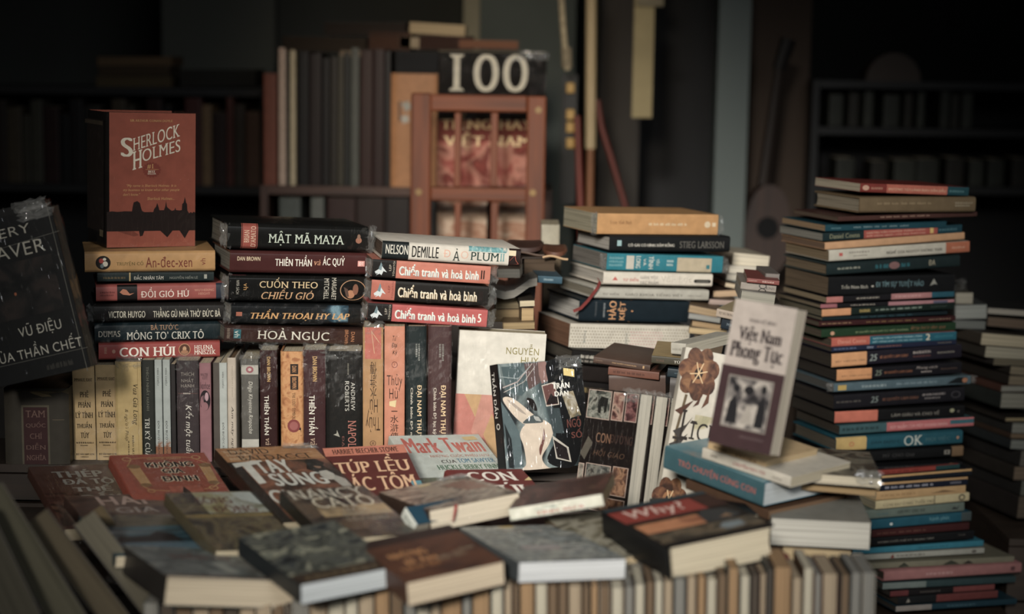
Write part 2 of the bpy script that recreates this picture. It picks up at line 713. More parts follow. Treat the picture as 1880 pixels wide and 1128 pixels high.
def book(kind, crop, pts, Y, psi, D, col, label, pr=(), pg=CREAM, hard=0, wrap=0, tau=0, Z=None, name=None, grp=None,
         flip=0, spc=None, cat='book', tufts=None, thick=None, roundb=None, extra=None, rough=None, nrm=None):
    global N_BOOKS
    N_BOOKS += 1
    rng = random.Random(N_BOOKS * 13 + 5)
    if len(pts) == 5:
        xl, yt, yb, xr, yr = pts
        tl, bl, br = (xl, yt), (xl, yb), (xr, yr)
    else:
        tl, bl, br = pts[0:2], pts[2:4], pts[4:6]
    tl, bl, br = px(crop, *tl), px(crop, *bl), px(crop, *br)
    ps, ta = R(psi), R(tau)
    n = Vector((math.sin(ps) * math.cos(ta), -math.cos(ps) * math.cos(ta), math.sin(ta)))
    if nrm is not None:
        n = nrm
    p0, u, v, a, b = quad(tl, bl, br, n, Y, Z)
    if thick is not None:                # the hidden extent is given instead of read from the picture
        if kind in ('sh', 'eh', 'fh'):
            b = thick
        else:
            a = thick
    dims = (a, b, D)
    # (w from the spine, t through the thickness, l along the height) -> local (s, t, n)
    if kind == 'sh':
        mp, Wd, Th, Ln, ax = (lambda w, t, l: (l, t, -w)), D, b, a, 1
    elif kind == 'sv':
        mp, Wd, Th, Ln, ax = (lambda w, t, l: (t, l, -w)), D, a, b, 0
    elif kind == 'cv':
        mp, Wd, Th, Ln, ax = ((lambda w, t, l: (a - w, l, -t)) if flip else (lambda w, t, l: (w, l, -t))), a, D, b, 2
    elif kind == 'eh':
        mp, Wd, Th, Ln, ax = ((lambda w, t, l: (a - w, t, -l)) if flip else (lambda w, t, l: (w, t, -l))), a, b, D, 1
    elif kind == 'fh':
        mp, Wd, Th, Ln, ax = (lambda w, t, l: (l, t, -(D - w))), D, b, a, 1
    else:                                # 'fv'
        mp, Wd, Th, Ln, ax = (lambda w, t, l: (t, l, -(D - w))), D, a, b, 0
    c = 0.0028 if hard else 0.0007
    c = min(c, Th * 0.2)
    ov = 0.0032 if hard else 0.0006
    bulge = (min(0.0045, Th * 0.16) if hard else min(0.0012, Th * 0.06)) if roundb is None else roundb
    root = empty(name or ('hardcover_book' if hard else 'paperback_book'))
    # where the thing stands: middle of its footprint, lowest corner
    M = Matrix((u, v, n)).transposed()
    corners = [M @ Vector((s, t, -d)) for s in (0, a) for t in (0, b) for d in (0, D)]
    mid = sum(corners, Vector()) / 8
    base = Vector((mid.x, mid.y, min(q.z for q in corners)))
    off = M.transposed() @ base
    root.matrix_world = Matrix.Translation(p0 + base) @ M.to_4x4()
    tag(root, label, cat, grp)
    # cover
    mb = MB()
    ts = TS_PROF
    outer, inner = [(Wd, 0.0)], [(Wd, c)]
    for t in ts:
        w = sink(t, bulge)
        outer.append((w, t * Th))
        inner.append((max(c, w + c * 0.6), min(max(t * Th, c), Th - c)))
    outer.append((Wd, Th))
    inner.append((Wd, Th - c))
    k = len(outer)
    vs = [mp(w, t, 0) for w, t in outer] + [mp(w, t, 0) for w, t in inner] + [mp(w, t, Ln) for w, t in outer] + [mp(w, t, Ln) for w, t in inner]
    board, spine = ink(col, rough or 0.45) if isinstance(col, str) else col, None
    spine = board if spc is None else mat_of(spc)
    f_board, f_spine = [], []
    for i in range(k - 1):
        tgt = f_spine if 0 < i < k - 2 else f_board
        tgt += [(i, i + 1, 2 * k + i + 1, 2 * k + i), (k + i + 1, k + i, 3 * k + i, 3 * k + i + 1),
                (i + 1, i, k + i, k + i + 1), (2 * k + i, 2 * k + i + 1, 3 * k + i + 1, 3 * k + i)]
    f_board += [(0, 2 * k, 3 * k, k), (k - 1, 2 * k - 1, 4 * k - 1, 3 * k - 1)]
    nb = len(vs)
    mb.add(vs, f_board, board)
    i0 = mb.mi(spine)
    for f in f_spine:
        mb.f.append(f)
        mb.m.append(i0)
    # consistent outward normals for the cover strip
    bm = bmesh.new()
    bv = [bm.verts.new(q) for q in mb.v]
    keep = {}
    for f, m in zip(mb.f, mb.m):
        try:
            keep[bm.faces.new([bv[i] for i in f])] = m
        except ValueError:
            pass
    bmesh.ops.recalc_face_normals(bm, faces=bm.faces[:])
    bm.verts.index_update()
    mb.f = [tuple(x.index for x in f.verts) for f in bm.faces]
    mb.m = [keep[f] for f in bm.faces]
    bm.free()
    if kind == 'sh':
        prof = lambda x, y: sink(y, bulge)
    elif kind == 'sv':
        prof = lambda x, y: sink(x, bulge)
    else:
        prof = lambda x, y: 0.0
    if kind in ('sh', 'sv'):
        prof.axis = 1 if kind == 'sh' else 0
    if pr:
        print_all(mb, pr, dims, prof)
    if extra:
        extra(mb, dims)
    mb.build('cover', root, off, smooth=32)
    # pages
    pm = MB()
    cave = 0.004 if hard else 0.0
    q = 6
    vs = []
    for l in (ov, Ln - ov):
        for i in range(q + 1):
            t = c + (Th - 2 * c) * i / q
            vs.append(mp(Wd - ov - cave * (1 - (2 * i / q - 1) ** 2), t, l))
        vs += [mp(c + bulge, Th - c, l), mp(c + bulge, c, l)]
    m_ = q + 3
    fs = [tuple(range(m_)), tuple(range(2 * m_ - 1, m_ - 1, -1))] + [(i, (i + 1) % m_, m_ + (i + 1) % m_, m_ + i) for i in range(m_)]
    pm.add(vs, fs, paper(pg, ax))
    bm = bmesh.new()
    bv = [bm.verts.new(p) for p in pm.v]
    for f in pm.f:
        bm.faces.new([bv[i] for i in f])
    bmesh.ops.recalc_face_normals(bm, faces=bm.faces[:])
    bm.verts.index_update()
    pm.f = [tuple(x.index for x in f.verts) for f in bm.faces]
    pm.m = [0] * len(pm.f)
    bm.free()
    pm.build('page_block', root, off)
    if wrap:
        tf = []
        if wrap > 1:
            if kind == 'sh':
                tf = [(a + 0.006, b * 0.5, -0.004, 0.016, b * 0.95, 0.012), (-0.003, b * 0.5, -0.004, 0.016, b * 0.95, 0.012)]
            elif kind == 'sv':
                tf = [(a * 0.5, b - 0.002, -0.002, a * 0.98, 0.024, 0.012)]
            else:
                tf = [(a * 0.85, b * 0.98, 0.002, a * 0.3, 0.02, 0.006)]
        if tufts:
            tf = [(x * a, y * b, z, sx, sy, sz) for x, y, z, sx, sy, sz in tufts]
        w = wrap_mesh(dims, rng, tf)
        w.build('plastic_wrap', root, off)
    root['_o'] = 0
    del root['_o']
    return root, M, p0, off, dims


def ribbon(info, pts, col, wd=0.006):
    """a bookmark ribbon as a part of a book; PTS in the book's own face frame"""
    root, M, p0, off, dims = info
    mb = MB()
    pts = [Vector(p) for p in pts]
    vs = []
    for i, p in enumerate(pts):
        d = (pts[min(i + 1, len(pts) - 1)] - pts[max(0, i - 1)]).normalized()
        sd = d.cross(Vector((0.3, 0.2, 1))).normalized() * wd / 2
        th = d.cross(sd).normalized() * 0.0005
        vs += [p + sd + th, p - sd + th, p - sd - th, p + sd - th]
    fs = [(0, 1, 2, 3)]
    for i in range(len(pts) - 1):
        fs += [(4 * i + k, 4 * i + (k + 1) % 4, 4 * i + 4 + (k + 1) % 4, 4 * i + 4 + k) for k in range(4)]
    fs.append(tuple(4 * (len(pts) - 1) + k for k in (3, 2, 1, 0)))
    mb.add(vs, fs, ink(col, 0.6))
    return mb.build('ribbon_bookmark', root, off)


# ------------------------------------------------------------------ the setting
def slab(name, lo, hi, m, kind='structure'):
    mb = MB()
    mb.box(lo, hi, m)
    o = mb.build(name)
    if kind:
        o['kind'] = kind
    return o


slab('floor', (-5, -0.5, -0.82), (5, 7.2, -0.75), plain('#3a3530', 0.7))
slab('wall_back', (-5, 6.6, -0.75), (5, 6.8, 3.0), plain('#4a4c48', 0.9, 1.2, 0.2))
slab('ceiling', (-5, 2.4, 3.0), (5, 7.2, 3.1), plain('#3b3a38', 0.9))


def panel(name, x0, x1, y0, y1, Y, th, m):
    p, q = at(x0, y1, Y), at(x1, y0, Y)
    mb = MB()
    mb.box((p.x, Y, p.z), (q.x, Y + th, q.z), m)
    return struct(mb.build(name))


def tall(name, x0, x1, Y, th, m, z0=-0.75, z1=3.0):
    p, q = at(x0, 300, Y), at(x1, 300, Y)
    mb = MB()
    mb.box((p.x, Y, z0), (q.x, Y + th, z1), m)
    return struct(mb.build(name))


tall('wall_alcove', 860, 1052, 5.3, 0.12, plain('#5d635e', 0.9, 2.0, 0.2))
tall('trim_3', 848, 877, 5.25, 0.03, plain('#8f8872', 0.8))
tall('trim_1', 1098, 1172, 5.1, 0.2, plain('#3d3833', 0.8))
tall('trim_2', 1312, 1370, 4.9, 0.12, plain('#68716d', 0.6, 2, 0.1))
tall('wall_side', 1370, 1480, 5.2, 0.12, plain('#4d4036', 0.9, 1.5, 0.2))
tall('dark_opening', 1172, 1312, 5.6, 0.05, plain('#17171a', 0.6))  # near-black panel stands in for the unlit opening


# ------------------------------------------------------------------ table, crate, stool
def low_table():
    root = empty('display_table', (-0.15, 2.85, -0.75))
    tag(root, 'low wooden table carrying the crate and the front row of upright books', 'table')
    m = wood('#4a382a')
    o = Vector((-0.15, 2.85, -0.75))
    mb = MB()
    mb.box((-1.2, 1.95, -0.25), (0.52, 3.75, -0.216), m)
    mb.build('tabletop', root, o, bevel=0.004)
    for x in (-1.14, 0.4):
        for y in (2.0, 3.62):
            mb = MB()
            mb.box((x, y, -0.75), (x + 0.06, y + 0.06, -0.25), m)
            mb.build('leg', root, o, bevel=0.003)


low_table()


def crate(name, lo, hi, label, n=4):
    """a slatted wooden crate turned bottom up"""
    o = Vector(((lo[0] + hi[0]) / 2, (lo[1] + hi[1]) / 2, lo[2]))
    root = empty(name, o)
    tag(root, label, 'crate')
    m, t = wood('#2c221a'), 0.014
    mb = MB()
    mb.box((lo[0], lo[1], hi[2] - t), (hi[0], hi[1], hi[2]), m)
    mb.build('top_board', root, o)
    h = (hi[2] - t - lo[2]) / n
    for k in range(n):
        z0, z1 = lo[2] + k * h + 0.003, lo[2] + (k + 1) * h - 0.003
        for (x0, y0, x1, y1) in ((lo[0], lo[1], hi[0], lo[1] + t), (lo[0], hi[1] - t, hi[0], hi[1]),
                                 (lo[0], lo[1] + t, lo[0] + t, hi[1] - t), (hi[0] - t, lo[1] + t, hi[0], hi[1] - t)):
            mb = MB()
            mb.box((x0, y0, z0), (x1, y1, z1), m)
            mb.build('slat', root, o)


crate('wooden_crate', (-1.12, 2.86, -0.2155), (0.46, 3.7, -0.002), 'wide slatted crate hidden behind the spread of flat books, under the upright row')
crate('wooden_crate', (-1.12, 2.42, -0.2155), (0.46, 2.84, -0.07), 'lower slatted crate hidden directly under the spread of flat books')

# ------------------------------------------------------------------ first stack (under the red boxed novel)
W1, W2, CR = '#ded8ca', '#c9bfae', '#d9c49a'
G1 = 'books of the stack under the red novel'
S1 = dict(Y=2.9, psi=15, D=0.165, grp=G1)
book('sh', 'A', (488, 385, 503, 1238, 493), col='#c29152', label='ochre hardcover with round black emblem, directly under the upright red novel', hard=1, wrap=1, spc='#c29152', pg=DARKP, pr=[
    E(.139, .46, .057, .34, '#221c18'), E(.125, .55, .018, .12, '#a8342a'), E(.155, .4, .02, .13, '#c9c0ae'), E(.13, .3, .014, .1, '#6f7f86'), E(.15, .63, .013, .07, '#c9c0ae'),
    T('TRUYỆN CỔ', .24, .28, .445, .56, '#6a5a24', 's'), T('An-đec-xen', .463, .2, .82, .74, '#7d2f24', ''), T('vh', .885, .3, .925, .62, '#8a3a2a', 'V')], **S1)
book('sh', 'A', (560, 506, 556, 1230, 550), col='#1d2a2c', label='thin dark teal paperback with white capitals, just under the ochre hardcover', wrap=1, pg=DARKP, pr=[
    Q(.27, 0, .282, 1, '#c2a468'), W(.05, .25, .25, .6, '#6e5b3a', 3), T('ĐẮC NHÂN TÂM', .31, .2, .565, .78, W1, 's'), T('NGUYỄN HIẾN LÊ', .615, .25, .86, .65, '#8f8f86', 's'), Q(.915, .25, .94, .75, '#a8a89c')], **S1)
book('sh', 'A', (553, 578, 672, 1318, 655), col='#9a4a42', label='brick red book with black portrait panel and blue end, under the thin teal paperback', hard=1, pg=DARKP, pr=[
    Q(.157, 0, .306, 1, '#191413'), P([(.175, .55), (.2, .75), (.225, .7), (.25, .45), (.285, .5), (.25, .35), (.2, .4)], '#b5704e'), W(.03, .3, .14, .65, '#6e2f2b', 5, 2),
    T('ĐỒI GIÓ HÚ', .333, .2, .697, .82, '#ecdccb', 's'), T('WUTHERING', .735, .52, .885, .66, '#c98e74', 's'), T('HEIGHT', .765, .3, .855, .44, '#c98e74', 's'), Q(.9, 0, 1, 1, '#2b3146')], **S1)
book('sh', 'A', (540, 690, 785, 1290, 775), col='#262322', label='black shrink-wrapped hardcover with tall cream capitals, third from the bottom of its stack', hard=1, wrap=2, pg=DARKP, pr=[
    T('VICTOR HUYGO', .11, .2, .39, .6, '#d8d0bb', 'b'), T('THẰNG GÙ NHÀ THỜ ĐỨC BÀ', .45, .2, .97, .82, '#d8d0bb', 'b')], **S1)
book('sh', 'A', (545, 800, 905, 1285, 890), col='#152630', label='navy hardcover with widely spaced white title, resting on the red book at the bottom', hard=1, pg=DARKP, wrap=1, pr=[
    T('DUMAS', .03, .28, .195, .6, '#cfc6b4', 's'), T('ALEXANDRE', .07, .5, .165, .6, '#cfc6b4', 's'), T('BÁ TƯỚC', .43, .62, .645, .96, '#b88a62', 's'), T('MÔNG TƠ CRIX TÔ', .245, .1, .845, .62, W1, 's')], **S1)
book('sh', 'A', (568, 912, 1008, 1265, 990), col='#9c3f38', label='bright red hardcover with bold white title and round portrait, bottom of its stack', hard=1, pg=DARKP, pr=[
    W(.04, .3, .075, .75, '#c08a70', 9, 1, 'v'), E(.123, .5, .014, .12, '#c08a70'), T('CON HÚI', .17, .17, .63, .86, '#efe6d6', 'sb'), E(.705, .52, .05, .36, '#c58a5c'), E(.705, .52, .044, .32, '#5d3a2a'), E(.705, .56, .016, .15, '#c99a70'), E(.705, .36, .03, .13, '#a87550'),
    T('HELENA', .785, .5, .945, .76, '#efe6d6', 's'), T('MNISZEK', .785, .2, .965, .46, '#efe6d6', 's')], **S1)

# the red boxed novel standing on the stack
SK = '#231714'
sky = []
pts = [(0, .265), (.06, .27), (.12, .265), (.2, .27), (.28, .268), (.29, .31), (.3, .335), (.34, .345), (.37, .33), (.38, .3), (.395, .27), (.42, .262), (.52, .262), (.53, .285), (.55, .3), (.56, .32),
       (.565, .33), (.58, .3), (.59, .275), (.64, .275), (.655, .3), (.665, .345), (.675, .3), (.7, .285), (.73, .27), (.76, .275), (.77, .295), (.78, .275), (.82, .272), (.845, .275), (.85, .32), (.865, .33), (.88, .375), (.895, .33), (.905, .32), (.91, .27), (.93, .25),
       (.95, .26), (.965, .25), (.98, .262), (1, .255), (1, .12), (0, .12)]
arc = lambda k, dy: (lambda x, y: (x, y + dy * 1.0 + k * (x - .2)))
SH = [P([(0, 0), (1, 0), (1, .13), (0, .13)], '#9a4c37'), P(pts, SK), P([(.12, .12), (.3, .12), (.36, .09), (.3, .08)], '#7b3b2b'), P([(.36, .12), (.42, .12), (.4, .085), (.37, .08)], SK), P([(.6, .12), (.74, .12), (.68, .07)], SK), P([(.82, .12), (.93, .12), (.88, .06)], SK),
      T('SIR ARTHUR CONAN DOYLE', .26, .934, .735, .95, '#c79a55', 's'),
      T('S', .155, .675, .29, .815, '#d8cdb8', 'sb'), T('HERLOCK', .29, .715, .82, .81, '#d8cdb8', 's', 'F', lambda x, y: (x, y + (x - .29) * .215)),
      T('H', .285, .575, .395, .71, '#d8cdb8', 'sb', 'F', lambda x, y: (x, y + (x - .29) * .2)), T('OLMES', .395, .635, .825, .725, '#d8cdb8', 's', 'F', lambda x, y: (x, y + (x - .39) * .19)),
      P([(.5 + .1 * (1 + .08 * (-1) ** i) * math.cos(i * math.pi / 18), .578 + .055 * (1 + .08 * (-1) ** i) * math.sin(i * math.pi / 18)) for i in range(36)], '#7e3527'),
      T('#1', .45, .585, .52, .62, '#c79a55', 's'), Q(.43, .579, .58, .581, '#c79a55'), T('BEST', .46, .558, .54, .572, '#d8cdb8', 'sb'), T('SELLER', .455, .543, .55, .555, '#d8cdb8', 's'),
      T('"My name is Sherlock Holmes. It is', .22, .445, .78, .47, '#cf9a5a', 'i'), T('my business to know what other people', .18, .413, .815, .438, '#cf9a5a', 'i'), T("don't know.\"", .18, .384, .37, .405, '#cf9a5a', 'i'), T('Sherlock Holmes...', .45, .352, .76, .374, '#cf9a5a', 'i'),
      Q(.1, .1, .9, .94, '#2a2320', 'L'), Q(0, .9, .85, .93, '#4a4034', 'L'), Q(.7, .07, .86, .12, '#6e6148', 'L')]
book('cv', '.', (193, 206, 196, 455, 358, 452), Y=2.95, psi=27, D=0.15, col='#8f4531', spc='#1b1715', label='thick red novel with white title and dark city skyline standing on the ochre hardcover', hard=1, wrap=1, pr=SH, pg=DARKP, name='boxed_novel', cat='book')

# ------------------------------------------------------------------ second stack
G2 = 'books of the stack on the upright brown spines'
S2 = dict(Y=2.9, psi=20, D=0.165, grp=G2)
book('sh', 'C', (160, 85, 288, 1280, 316), col='#1b1b1a', label='thick black hardcover with red author band and pale green title, topmost of its stack', hard=1, wrap=2, pg='#6a655a', roundb=0.007, rough=0.22, pr=[
    Q(.095, 0, .21, 1, '#a24c3e'), Q(.1, 0, .104, 1, '#2a1512'), Q(.2, 0, .204, 1, '#2a1512'), T('BRIAN', .115, .25, .15, .75, '#e0bda0', 'Vs'), T("D'AMATO", .16, .1, .195, .9, '#e0bda0', 'Vs'),
    T('MẬT MÃ MAYA', .285, .17, .825, .75, '#c8d3c2', 's'), E(.93, .45, .022, .12, '#a36a50'), E(.93, .6, .012, .1, '#8d6a55')], **S2)
book('sh', 'C', (180, 305, 478, 1300, 497), col='#472220', label='maroon hardcover with cream and white capitals, second from top of its stack', hard=1, pg='#6a655a', rough=0.3, pr=[
    T('DAN BROWN', .05, .55, .21, .74, '#d9c19a', 'b'), T('THIÊN THẦN', .315, .34, .575, .86, '#e4ddcd', 'b'), T('và', .588, .4, .637, .66, '#c98a62', 'is'), T('ÁC QUỶ', .652, .34, .81, .86, '#e4ddcd', 'b'), Q(.905, .38, .955, .64, '#d88f84'), T('ĐT', .913, .43, .947, .59, '#f0dcd2', 'b')], **S2)
book('sh', 'C', (170, 500, 700, 1305, 714), col='#191918', label='black hardcover with two-line gold title and ringed couple, middle of its stack', hard=1, wrap=2, pg='#6a655a', rough=0.25, pr=[
    P([(0, .95), (.07, .7), (.06, .1), (.03, .3)], '#a9a79c'), P([(0, 1), (.08, .82), (.12, 1)], '#8d3b46'), T('NHÀ SÁCH', .05, .25, .075, .8, '#b9b4a6', 'v'), T('vh', .1, .42, .132, .68, '#cf9a52', 'v'),
    T('CUỐN THEO', .21, .52, .615, .93, '#e3c591', 's'), T('CHIỀU GIÓ', .225, .06, .59, .52, '#dca873', 'si'), T('MARGARET', .715, .06, .748, .95, '#d5cdbb', 'v'), T('MITCHELL', .66, .08, .695, .92, '#d5cdbb', 'v'),
    E(.867, .47, .092, .42, '#c89468', .94), E(.85, .3, .03, .17, '#b97e58'), E(.885, .5, .02, .22, '#8d5b44'), P([(.8, .6), (.82, .2), (.84, .2), (.83, .5)], '#5d4438')], **S2)
book('sh', 'C', (190, 730, 880, 1270, 890), col='#1b1d20', label='black hardcover with slanted golden title and blue glow, second from bottom of its stack', hard=1, wrap=2, pg='#6a655a', rough=0.3, pr=[
    Q(.6, .05, .86, .98, art(['#1b1d20', '#1b1d20', '#23405c', '#6f93ad', '#1b1d20'], 30, 4)), Q(.035, .36, .078, .58, '#b0644a'), T('THẦN THOẠI HY LẠP', .14, .14, .87, .74, '#d9a25c', 'sib')], **S2)
book('sh', 'C', (135, 903, 1035, 1275, 1066), col='#3f2a25', label='glossy brown hardcover with silvery decorative title, bottom of its stack on the upright spines', hard=1, wrap=1, pg='#6a655a', roundb=0.006, rough=0.2, pr=[
    Q(.062, .25, .112, .8, '#22687a'), T('vh', .068, .32, .104, .72, '#e0ded2', 'v'), W(.012, .15, .045, .85, '#8d7a68', 4, 1, 'v'), T('HOẢ NGỤC', .225, .12, .725, .95, '#d9d4c4', 's'), T('DAN', .88, .25, .905, .85, '#c9824e', 'v'), T('BROWN', .835, .05, .86, .95, '#c9824e', 'v')], **S2)

# ------------------------------------------------------------------ third stack
G3 = 'books of the stack of salmon and black spines'
S3 = dict(Y=2.9, psi=12, D=0.16, grp=G3)


def bird(c1, c2, x0=0.0, w=.13):
    f = lambda p: (x0 + p[0] * w, p[1])
    return [P([f(q) for q in [(.1, .3), (.35, .45), (.5, .85), (.68, .95), (.62, .6), (.95, .3), (.7, .36), (.6, .12), (.45, .2), (.25, .12)]], c1),
            P([f(q) for q in [(.35, .45), (.5, .85), (.6, .7), (.55, .4)]], c2)]


book('sh', 'D', (190, 104, 259, 1382, 330), col='#cfc7ba', label='white wrapped hardcover with black and teal title, sloping on top of three matching volumes', hard=1, wrap=1, pg='#5a4638', pr=[
    Q(0, 0, .19, 1, '#1b2224'), Q(.62, .72, .9, 1, art(['#cfc7ba', '#7db0b4', '#4f8d96', '#cfc7ba'], 60, 2, (3, 1, 1))), T('NELSON', .025, .3, .185, .82, '#d5d0c2', 'b'), T('DEMILLE', .213, .2, .405, .82, '#23211f', 'b'),
    T('Đ', .44, .3, .49, .72, '#d9a58f', 's'), T('Ả', .507, .14, .56, .82, '#1c2a26', 's'), T('O', .565, .28, .62, .7, '#d9b09c', 's'), T('PLUM', .635, .22, .845, .68, '#1d3b36', 's'), T('II', .85, .25, .885, .68, '#5e9aa0', 's'),
    Q(.915, 0, 1, 1, '#2a1c1a'), P([(.92, .3), (.96, .65), (.97, .35), (.99, .15), (.93, .1)], '#b5533a'), Q(.915, .6, .965, .9, '#d9c9a4')], **S3)
for crop, pts, c0, c1, lab, mk, tx in (
        ('D', (105, 262, 415, 1122, 478), '#c5725c', '#1b1715', 'salmon volume with white lettering and black bird panel, lying under the white hardcover', 'II', '#ece4d8'),
        ('D', (95, 440, 608, 1105, 668), '#1d1916', '#b96552', 'black volume with cream lettering and salmon bird panel, between two pinkish volumes', 'III', '#e8dcc4'),
        ('D', (65, 640, 788, 1095, 850), '#b8524f', '#1b1715', 'rose red volume with white lettering, lowest of the three matching bird volumes', '5', '#ece4d8')):
    book('sh', crop, pts, col=c0, label=lab, wrap=2, pg='#5a4638', pr=[
        Q(0, 0, .2, 1, c1), *bird('#c9d0d2', '#6f8794', .01, .12), T('LEP', .14, .4, .158, .75, '#c9bda8' if c1[1] == '1' else '#7a2f28', 'V'), T('TÔNXTÔI', .17, .1, .188, .95, '#c9bda8' if c1[1] == '1' else '#7a2f28', 'V'),
        T('Chiến tranh và hoà bình', .228, .17, .903, .83, '#9fb4bb' if c0[1] != '1' else '#a88d66', 'B'), T('Chiến tranh và hoà bình', .225, .2, .9, .86, tx, 'b'), T(mk, .92, .25, .95, .75, tx if mk == '5' else '#2a1a18', 'b')], **S3)

# ------------------------------------------------------------------ row of upright spines
G4 = 'books of the upright row'
S4 = dict(Y=2.9, psi=3, D=0.15, grp=G4)
book('sv', 'E', (20, 330, 45, 1010, 575, 1010), col='#3a352c', label='wide worn olive box set with maroon title panel at the dark end of the row', hard=1, Y=2.86, psi=3, D=0.17, grp=G4, pg=BROWN, name='boxed_set', pr=[
    Q(.27, -.0, .7, .8, '#57503f'), Q(.3, 0, .67, .775, '#3a1f20'), *[T(t, .335 + .03 * (i == 2) * 2, .655 - i * .13, .64 - .03 * (i == 2) * 2, .735 - i * .13, '#6e5248', 's') for i, t in enumerate(('TAM', 'QUỐC', 'CHÍ', 'DIỄN', 'NGHĨA'))],
    P([(0, 1), (0, .96), (.2, .95), (.4, .97), (.55, .93), (.75, .9), (.7, .94), (.9, .96), (1, .93), (1, 1)], '#5e5136'), P([(.4, .96), (.55, .955), (.75, .91), (.6, .9), (.45, .94)], '#7a6844'), Q(.45, .88, .6, .883, '#6e5b4a'), Q(.75, .62, .93, .626, '#6a5c45')])
for xl, xb, xr, yt, nm in ((578, 612, 800, 145, 'first'), (775, 800, 982, 135, 'second')):
    book('sv', 'E', (xl, yt, xb, 1010, xr - 8, 1010), col='#c3a26c', label='%s of two matching tan hardcovers with stacked black capitals, beside the %s' % (nm, 'olive box set' if nm == 'first' else 'yellow spine'), wrap=1, pg=CREAM, pr=[
        T('IMMANUEL KANT', .08, .855, .9, .885, '#3a2a18', 'sb'), *[T(t, c - w / 2, y, c + w / 2, y + .065, '#2a1e12', 'sb') for t, c, w, y in (('PHÊ', .52, .4, .705), ('PHÁN', .52, .58, .608), ('LÝ TÍNH', .5, .8, .51), ('THUẦN', .5, .7, .412), ('TÚY', .52, .4, .318))],
        W(.12, .262, .92, .285, '#4a3820', 2), W(.3, .24, .75, .255, '#4a3820', 3), T('BÙI VĂN NAM SƠN', .1, .155, .92, .178, '#3a2a18', 'sb'), W(.3, .132, .72, .146, '#3a2a18', 5), T('TẬP HAI' if nm == 'first' else 'TẬP MỘT', .27, .048, .73, .078, '#3a2a18', 's')], **S4)
book('sv', 'E', (945, 110, 962, 1010, 1172, 1010), col='#c4a666', label='yellow wrapped spine with curling vertical script and crumpled plastic at its top', wrap=2, pg=CREAM, pr=[
    T('Vua Gia Long', .62, .42, .88, .8, '#3a2c1a', 'vsi'), T('& người Pháp', .32, .28, .48, .57, '#4a3a22', 'vi'), T('KHẢO SÁT VỀ', .62, .1, .72, .33, '#3a2c1a', 'vsb'), W(.44, .1, .52, .28, '#4a3a22', 3, 1, 'v'), Q(.86, 0, .875, 1, '#a88a4e')], **S4)
book('sv', 'E', (1170, 95, 1178, 1010, 1280, 1010), col='#2a2c26', label='dark green-black spine with large white vertical title beside the yellow wrapped spine', pg=CREAM, pr=[
    T('THÍCH NHẤT HẠNH', .32, .545, .66, .94, '#6f6f60', 'vs'), T('TRI KỶ CỦA', .2, .12, .7, .48, '#c9c6b8', 'vs')], **S4)
for xl, xb, xr, nm in ((1280, 1284, 1342, 'first'), (1348, 1350, 1408, 'second')):
    book('sv', 'E', (xl, 93, xb, 1010, xr, 1010), col='#a3aaa4', label='%s of two thin pale grey spines with orange feet, beside the dark green spine' % nm, pg=CREAM, pr=[
        Q(0, 0, 1, .285, '#8f5c3c'), Q(.0, .22, 1, .29, art(['#8f5c3c', '#a3aaa4', '#a3aaa4'], 80, 2)), T('VIÊN CHIẾU', .36, .77, .66, .93, '#2f312e', 'vs'), T('ĐÔI BƯỚC HUYỀN', .32, .1, .7, .455, '#2f312e', 'vs')], **S4)
book('sv', 'E', (1412, 130, 1414, 1010, 1452, 1010), col='#2c2827', label='narrow black spine squeezed between the pale pair and a wrapped brown spine', pg=CREAM, **S4)
book('sv', 'E', (1455, 100, 1462, 1010, 1640, 1010), col='#40363a', label='wrapped dark brown spine with author on three lines and white handwritten title', wrap=2, pg=CREAM, pr=[
    T('THÍCH', .2, .862, .8, .902, '#a79d92', 't'), T('NHẤT', .22, .805, .78, .852, '#a79d92', 't'), T('HẠNH', .2, .75, .8, .79, '#a79d92', 't'), Q(.05, .703, .95, .706, '#8a5a50'), W(.3, .695, .7, .715, '#cfc6b8', 8), T('Kết một tuần', .33, .14, .75, .6, '#e2dccf', 'vi')], **S4)
book('sv', 'E', (1635, 120, 1648, 1010, 1742, 1010), col='#8f6068', label='mauve spine with a round black emblem, between wrapped brown and grey spines', pg=CREAM, pr=[
    T('WALTER', .1, .88, .75, .905, '#35202c', 's'), T('SCOTT', .25, .85, .7, .874, '#35202c', 's'), T('Ivanhoe', .05, .76, .9, .825, '#35202c', 'i'), E(.48, .655, .45, .095, '#221820'), E(.45, .6, .3, .04, '#8f6068'), E(.62, .69, .16, .04, '#b08a96'), E(.35, .68, .1, .025, '#5f4450')], **S4)
book('sv', 'E', (1752, 118, 1760, 1010, 1818, 1010), col='#514942', label='grey-brown bare spine between the mauve spine and a pale thin one', pg=CREAM, **S4)
book('sv', 'F', (120, 375, 106, 1230, 166, 1230), col='#a7aca5', label='lone thin pale grey spine with orange foot, right beside a cream spine', pg=CREAM, pr=[
    Q(0, 0, 1, .2, '#8f5c3c'), T('VIÊN CHIẾU', .4, .765, .66, .92, '#2f312e', 'vs'), T('ĐÔI BƯỚC HUYỀN', .35, .1, .7, .445, '#2f312e', 'vs')], **S4)
book('sv', 'F', (187, 335, 168, 1230, 240, 1230), col='#b3a592', label='cream worn spine with handwritten vertical title beside the lone pale grey one', pg=BROWN, hard=1, pr=[
    T('THÍCH NHẤT HẠNH', .5, .655, .66, .93, '#75695a', 'v'), T('Am mây ngủ', .36, .17, .72, .57, '#2b2622', 'vi')], **S4)
